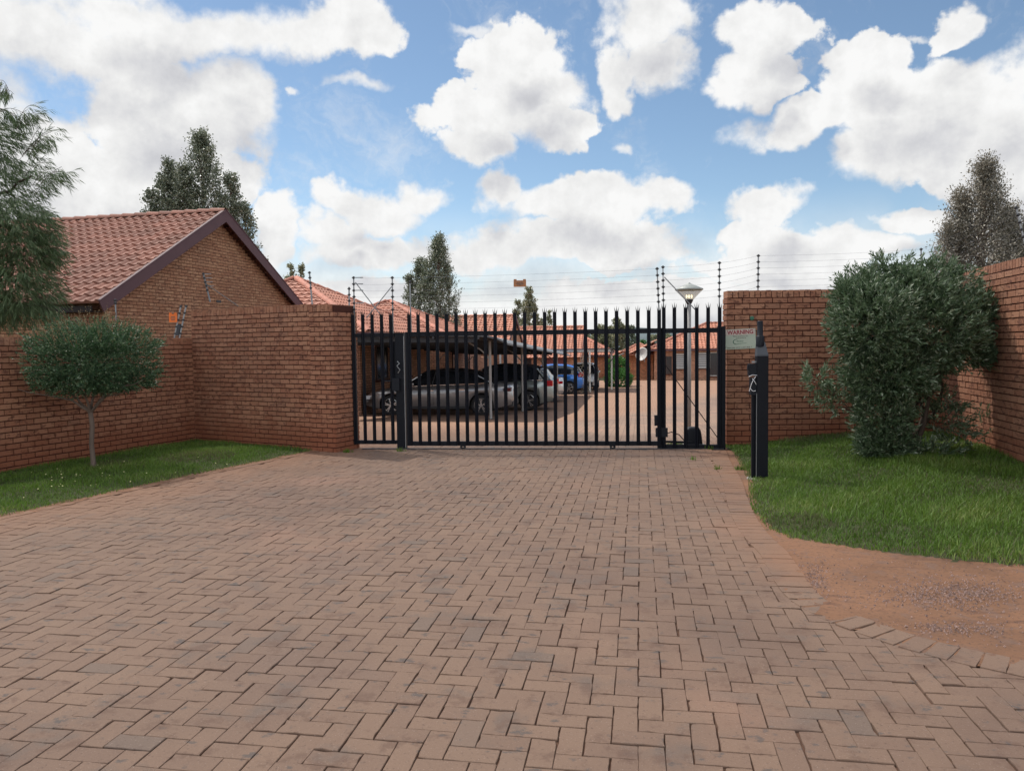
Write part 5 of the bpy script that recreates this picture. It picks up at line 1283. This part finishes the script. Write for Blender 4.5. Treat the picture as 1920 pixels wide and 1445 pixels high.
# big olive-like bush on the right
def big_bush():
    b = G(1690, 868); b.z = mound(b.x, b.y); dd = 9.75; k = dd/FPX; root = thing('olive_bush', 'large leafy grey green bush in the right corner lawn', 'bush', tuple(b))
    hy = lambda px: 722.5-76.5-(px-960)*.0129
    def loc(px, py, dz=0): p = AT(px, dd+dz, py=py); return np.array(p)-np.array(b)
    lobes = [(1705, 562, 95, 50, 0, .75), (1640, 610, 78, 78, -.2, 1), (1730, 620, 110, 90, 0, 1.3), (1822, 592, 50, 48, .25, .55), (1852, 640, 28, 40, .3, .28), (1815, 668, 48, 20, .1, .2), (1665, 700, 85, 60, -.1, 1.1),
             (1656, 775, 50, 54, 0, .5), (1662, 836, 54, 30, 0, .38), (1715, 690, 46, 44, .1, .32), (1590, 560, 26, 30, 0, .12), (1665, 522, 46, 18, .1, .14), (1750, 520, 50, 20, .1, .16), (1620, 560, 40, 40, .0, .35)]
    sparse = [(1530, 715, 20, 26, .1, .05), (1565, 745, 26, 22, .1, .06), (1772, 790, 42, 30, .1, .07), (1770, 750, 38, 26, .2, .04), (1800, 830, 40, 22, .1, .04), (1590, 535, 14, 30, .1, .03), (1660, 506, 22, 26, .1, .04), (1700, 508, 20, 26, .1, .035), (1625, 525, 18, 30, 0, .04), (1755, 505, 22, 24, .1, .03), (1800, 535, 26, 36, .1, .05), (1850, 560, 26, 34, .2, .06), (1585, 620, 18, 40, 0, .04), (1880, 610, 18, 30, .3, .03), (1870, 640, 22, 40, .35, .08), (1740, 852, 52, 16, -.1, .10), (1850, 800, 30, 28, .3, .03)]
    tr = MB(); ends = [loc(1640, 610), loc(1735, 600, .2), loc(1800, 660, .2), loc(1670, 700), loc(1700, 540), loc(1830, 620, .3)]
    base = np.array([0., 0, 0])
    for i, e in enumerate(ends):
        limb(tr, V3(base+np.array([.08*(i-2.5)*.6, .03*(i % 2), -.05])), V3(e), .045-.004*i, .014, .09, 8, 8)
    limb(tr, loc(1718, 860), loc(1752, 690), .035, .022, .05, 8, 8); limb(tr, loc(1752, 690), loc(1800, 620), .022, .012, .05, 6, 6)
    tk = tr.build('trunk', mBarkD, root, True)
    Pa, Da, Tw = [], [], MB()
    for (lst, dens) in ((lobes, 1150), (sparse, 950)):
        for (px, py, rx, ry, dz, wgt) in lst:
            c = loc(px, py, dz); r_ = np.array([rx*k, min(rx, ry)*k*.95, ry*k]); n = int(dens*wgt)
            u = unit(n); lump = 1+.10*np.sin(u[:, 0]*6+px)*np.sin(u[:, 2]*7+py); kk = (RNG.uniform(.2, 1, n)**.45*lump)[:, None]
            B = c+u*r_*kk*.9; d = u*np.array([1, 1, .7])+np.array([0, 0, .45])+unit(n)*.45
            P, D = sprays(B, d/np.linalg.norm(d, axis=1)[:, None], .15, 12, .75); Pa.append(P); Da.append(D)
            for i in range(0, n, 14 if lst is lobes else 4): Tw.bar(V3(B[i]), V3(B[i]+d[i]*.1), .003, mi=0); 
            if lst is sparse:
                for i in range(0, n, 6): Tw.bar(V3(c*.75+base), V3(B[i]), .004)
    P = np.concatenate(Pa); D = np.concatenate(Da); keep = P[:, 2] > .0
    leaves('crown', P[keep], D[keep], .066, .0175, mLfBush, root); Tw.build('twigs', mBarkD, tk)
big_bush()

# drooping willow-leaved tree at the left edge
def willow():
    dd = 12.3; k = dd/FPX; b = AT(-150, dd+.9, 0); root = thing('willow_leaf_tree', 'tree with long thin drooping leaves at the left picture edge', 'tree', tuple(b)); ba = np.array(b)
    def loc(px, py, dz=0): return np.array(AT(px, dd+dz, py=py))-ba
    tr = MB(); limb(tr, (0, 0, -.1), V3(loc(-130, 420, .5)), .14, .09, .03, 8, 10); top = loc(-130, 420, .5)
    ends = [loc(-20, 250), loc(60, 330), loc(70, 430), loc(-60, 180, .3), loc(-200, 250, .5), loc(40, 480, -.2), loc(-250, 380, .3), loc(0, 380, .6), loc(-100, 300, 1)]
    for e in ends: limb(tr, V3(top), V3(e), .05, .012, .10, 8, 7)
    tk = tr.build('trunk', mBarkD, root, True)
    lobes = [(-40, 330, 105, 120, .2, 1.2), (10, 440, 85, 80, -.2, 1.2), (-30, 250, 60, 70, .2, .5), (30, 545, 70, 60, -.3, .85), (-120, 400, 130, 150, .5, 1), (-60, 560, 120, 60, 0, .8), (55, 470, 50, 60, -.1, .35)]
    wis = [((30, 235), (60, 205)), ((0, 205), (40, 225)), ((40, 290), (95, 245)), ((55, 300), (85, 250)), ((60, 370), (125, 330)), ((70, 350), (110, 325)), ((50, 340), (75, 305)), ((60, 460), (105, 440)), ((40, 560), (95, 570)), ((20, 180), (5, 168)), ((60, 500), (112, 470)), ((50, 420), (90, 400)), ((30, 570), (100, 590))]
    B_, D_ = [], []
    for (px, py, rx, ry, dz, w) in lobes:
        n = int(720*w); u = unit(n); c = loc(px, py, dz); kk = (RNG.uniform(.15, 1, n)**.55)[:, None]; B_.append(c+u*np.array([rx*k, rx*k*.9, ry*k])*kk); D_.append(u*np.array([1, 1, .2])+np.array([0, 0, -.25])+unit(n)*.4)
    TW = MB()
    for (a, e) in wis:
        for rep in range(4):
            A = loc(a[0]+random.gauss(0, 5), a[1]+random.gauss(0, 6), random.gauss(0, .25)); E = loc(e[0]+random.gauss(0, 6), e[1]+random.gauss(0, 8), random.gauss(0, .3)); n = 7; t = np.linspace(.15, 1, n)[:, None]; pts = A+(E-A)*t; pts[:, 2] += .07*np.sin(t[:, 0]*PI)
            B_.append(pts); D_.append(np.tile((E-A)/np.linalg.norm(E-A), (n, 1))*.6+np.array([0, 0, -.5])+unit(n)*.25)
            TW.tube([V3(A)]+[V3(p) for p in pts], .0035, 4)
    B = np.concatenate(B_); D = np.concatenate(D_); D /= np.linalg.norm(D, axis=1)[:, None]
    P, d = sprays(B, D, .20, 9, .45); d[:, 2] -= .55
    leaves('crown', P, d, .145, .0115, mLfWil, root)
    TW.build('twigs', mBarkD, tk)
willow()

def clump_tree(name, label, px, depth, lobes, n, leaf, m_, zoff=0, cat='tree', group=None, spire=True, trunk=mBark, barkw=.12, wid=.75, wind=0.25):
    """lobes in picture pixels: (px, y_top, y_bottom, halfwidth, share) at the given distance"""
    b = AT(px, depth, 0); b.z = gz(b.y)+zoff; ba = np.array(b); root = thing(name, label, cat, tuple(b), 0, group); k = depth/FPX
    Pa, Da = [], []; tr = MB(); hmax = 0
    for (lx, yt, yb, hw_, sh) in lobes:
        t0 = np.array(AT(lx, depth, py=yt))-ba; b0 = np.array(AT(lx, depth, py=yb))-ba; H = t0[2]-b0[2]; hmax = max(hmax, t0[2])
        off = random.uniform(-.3, .3)*hw_*k; vd = b0+ba-np.array(CAM); vd[2] = 0; vd = vd/np.linalg.norm(vd)*off; b0 = b0+vd; t0 = t0+vd; off = 0
        nb = max(14, int(n*sh/55)); tt = RNG.random(nb)**.8
        prof = (np.clip(1-tt, 0, 1)**.95+.025) if spire else np.sqrt(np.clip(1-(2*tt-1)**2, .02, 1))
        an = RNG.uniform(0, 2*PI, nb); rr = hw_*k*prof*RNG.uniform(.25, 1.05, nb)
        C = np.stack([b0[0]+(t0[0]-b0[0])*tt+rr*np.cos(an), b0[1]+off+rr*np.sin(an), b0[2]+H*tt], 1)
        dirs = np.stack([np.cos(an)*.6, np.sin(an)*.6, np.full(nb, 1.1 if spire else .35)], 1)
        per = int(n*sh/nb); tl = (.10*hw_*k+.20); t0[2] -= tl*.8
        # each clump : a few upswept twigs with leaves
        Bt = np.repeat(C, 5, 0)+RNG.normal(0, 1, (nb*5, 3))*np.repeat((hw_*k*.11*np.clip(prof*1.4, .12, 1)+.03), 5)[:, None]; Dt = np.repeat(dirs, 5, 0)+unit(nb*5)*.55; Dt /= np.linalg.norm(Dt, axis=1)[:, None]
        P, D = sprays(Bt, Dt, tl, max(3, per//5), 1.2); P += RNG.normal(0, .045, P.shape); Pa.append(P); Da.append(D)
        limb(tr, (0, 0, max(.3, b0[2]*.3)), V3(b0+np.array([0, off, H*.3])), barkw*.6, barkw*.35, .05, 5, 7); limb(tr, V3(b0+np.array([0, off, H*.3])), V3(t0*.97+b0*.03+np.array([0, off, 0])), barkw*.35, .012, .06, 7, 6)
        for i in range(0, nb, 3): limb(tr, V3(np.array([b0[0]+(t0[0]-b0[0])*max(0, tt[i]-.12), b0[1]+off, b0[2]+H*max(0, tt[i]-.12)])), V3(C[i]), .022, .006, .06, 3, 4)
    tr.tube([(0, 0, -.2), (0.02, 0, .5), (0, 0, 1.2)], [barkw, barkw*.85, barkw*.7], 9)
    tr.build('trunk', trunk, root, True); leaves('crown', np.concatenate(Pa), np.concatenate(Da), leaf, leaf*wid, m_, root); return root
clump_tree('poplar_tree', 'large silvery poplar tree behind the gable house ridge', 375, 33, [(386, 258, 580, 104, .38), (324, 312, 560, 72, .22), (350, 322, 540, 68, .14), (440, 340, 600, 66, .20), (290, 368, 540, 52, .09), (464, 392, 600, 44, .09)], 50000, .085, mLfPop, wid=.8, barkw=.22)
clump_tree('poplar_tree', 'tall silvery poplar rising behind the tiled roofs near the centre', 805, 52, [(826, 450, 690, 62, .46), (788, 488, 670, 48, .28), (806, 482, 670, 50, .20), (768, 520, 660, 34, .12), (842, 500, 680, 34, .12)], 34000, .10, mLfPop, wid=.8, barkw=.2)
clump_tree('gum_tree', 'small olive coloured tree behind the gable of the tiled house', 985, 78, [(992, 541, 670, 30, .6), (972, 566, 670, 22, .35), (1005, 575, 670, 16, .2)], 12000, .15, mLfGum, barkw=.15)
clump_tree('gum_tree', 'tiny distant tree tip above the orange gable roof', 1029, 86, [(1030, 586, 650, 9, .6), (1016, 598, 650, 5, .3)], 3500, .15, mLfGum, barkw=.1)
clump_tree('poplar_tree', 'sparse treetop peeping above the pyramid roof on the left', 553, 42, [(548, 497, 620, 12, .5), (566, 503, 620, 14, .4)], 2600, .11, mLfGum, barkw=.08)
clump_tree('brown_leaf_tree', 'brownish grey tree behind the right boundary wall', 1830, 17.2, [(1838, 322, 660, 98, .5), (1795, 372, 650, 70, .32), (1885, 400, 650, 66, .35), (1920, 430, 640, 50, .2), (1772, 430, 640, 34, .12)], 46000, .052, mLfBrn, wid=.5, barkw=.12)
for i, (px, dep, yt, hw_, lab, m_) in enumerate(((1128, 96, 612, 22, 'leafy dull green tree behind the small hip roof', mLfGum), (1155, 104, 600, 20, 'taller pale brown tree in the gap between the house rows', mLfGum), (1180, 118, 612, 16, 'grey green tree in the gap just left of the blue hill', mLfPop),
        (1228, 125, 630, 18, 'round tree rising behind the porch roof', mLfGum), (1205, 150, 640, 16, 'low tree in front of the distant blue hill', mLfGrn), (1100, 110, 628, 16, 'tree half hidden behind the lower gable house', mLfGum), (1250, 140, 628, 16, 'distant tree behind the wide orange hip roof', mLfGum))):
    clump_tree('gum_tree', lab, px, dep, [(px, yt, 690, hw_*.8, .7), (px-hw_*.6, yt+14, 690, hw_*.5, .3), (px+hw_*.6, yt+12, 690, hw_*.5, .3)], 6000, .24, m_, spire=False, group='trees in the gap behind the houses', barkw=.15)
# green garden shrub by the houses
for (px, py, rx, ry, lab, d_) in ((1158, 690, 19, 18, 'upper round part of clipped bright green shrub near the small house', 50), (1160, 712, 24, 17, 'low wide bright green shrub in front of the taller round one', 48)):
    c = AT(px, d_, py=py); b = Vector((c.x, c.y, gz(c.y))); k = d_/FPX; root = thing('garden_shrub', lab, 'shrub', tuple(b), 0, 'green shrubs near the small house'); n = 900; u = unit(n)
    B = np.array([0, 0, c.z-b.z])+u*np.array([rx*k, rx*k, ry*k])*(RNG.uniform(.4, 1, n)**.4)[:, None]; B[:, 2] = np.maximum(B[:, 2], .05); P, D = sprays(B, u+np.array([0, 0, .5]), .16, 8, 1.); leaves('foliage', P, D, .085, .05, mLfGrn, root)
    tr = MB(); limb(tr, (0, 0, -.1), (0, 0, c.z-b.z), .05, .02); tr.build('stem', mBarkD, root)
# climbing plant on a post near the end of the carport, kerbside weeds
pb_ = AT(1097, 36.5, 0); pb_.z = gz(pb_.y); root = thing('potted_climber', 'dry climbing plant wound up the end of the carport', 'plant', tuple(pb_)); tr = MB(); tr.tube([(0, 0, 0), (.05, 0, .8), (0, 0, 1.7)], [.03, .02, .01], 6); tr.build('stem', mBark, root)
B = np.stack([RNG.normal(0, .1, 200), RNG.normal(0, .1, 200), RNG.uniform(.1, 1.9, 200)], 1); P, D = sprays(B, unit(200), .1, 7, 1); leaves('foliage', P, D, .06, .03, mLfBrn, root)

# ------------------------------------------------------------------ the cloud that shades the foreground (high above, ahead to the left)
def shade_cloud():
    poly = [Vector(p) for p in ((-62, 12, 0), (-42, 34, 0), (-24, 35, 0), (-14.5, 29, 0), (-9.5, 21, 0), (-5, 15.8, 0), (1, 14.2, 0), (8, 14.2, 0), (24, 19, 0), (45, 6, 0), (45, -40, 0), (0, -60, 0), (-50, -45, 0))]
    t = 260/SUN.z; sh = SUN*t; P = [p for p in poly]; st = 2.0; V = {}; L = []; F = []
    def vid(i, j, top):
        key = (i, j, top)
        if key not in V:
            x, y = -64+i*st, -62+j*st; d = min(9, edge_dist(x, y, P+[P[0]])) if inpoly(x, y, P) else 0
            h = (2.2*math.sqrt(d+.01)+1.3*math.sin(x*.5+y*.3)*math.sin(y*.55)*min(1, d/3))*(1 if top else -.35); V[key] = len(L); L.append((x+sh.x, y+sh.y, sh.z+h+(.05 if top else -.05)))
        return V[key]
    for j in range(50):
        for i in range(56):
            if inpoly(-64+(i+.5)*st, -62+(j+.5)*st, P):
                F.append((vid(i, j, 1), vid(i+1, j, 1), vid(i+1, j+1, 1), vid(i, j+1, 1))); F.append((vid(i, j, 0), vid(i, j+1, 0), vid(i+1, j+1, 0), vid(i+1, j, 0)))
    m_ = bpy.data.materials.new('thin_cloud'); m_.use_nodes = True; g = NT(m_.node_tree); o_ = g.n('ShaderNodeOutputMaterial'); a = g.n('ShaderNodeBsdfTranslucent'); a.inputs[0].default_value = (.9, .9, .9, 1); b = g.n('ShaderNodeBsdfTransparent'); mx = g.n('ShaderNodeMixShader'); mx.inputs[0].default_value = .37
    g.l(b.outputs[0], mx.inputs[1]); g.l(a.outputs[0], mx.inputs[2]); g.l(mx.outputs[0], o_.inputs[0])
    o = np_mesh('cloud', np.array(L), np.array(F), np.full(len(F), .5), m_, smooth=True); tag(o, kind='structure')
shade_cloud()
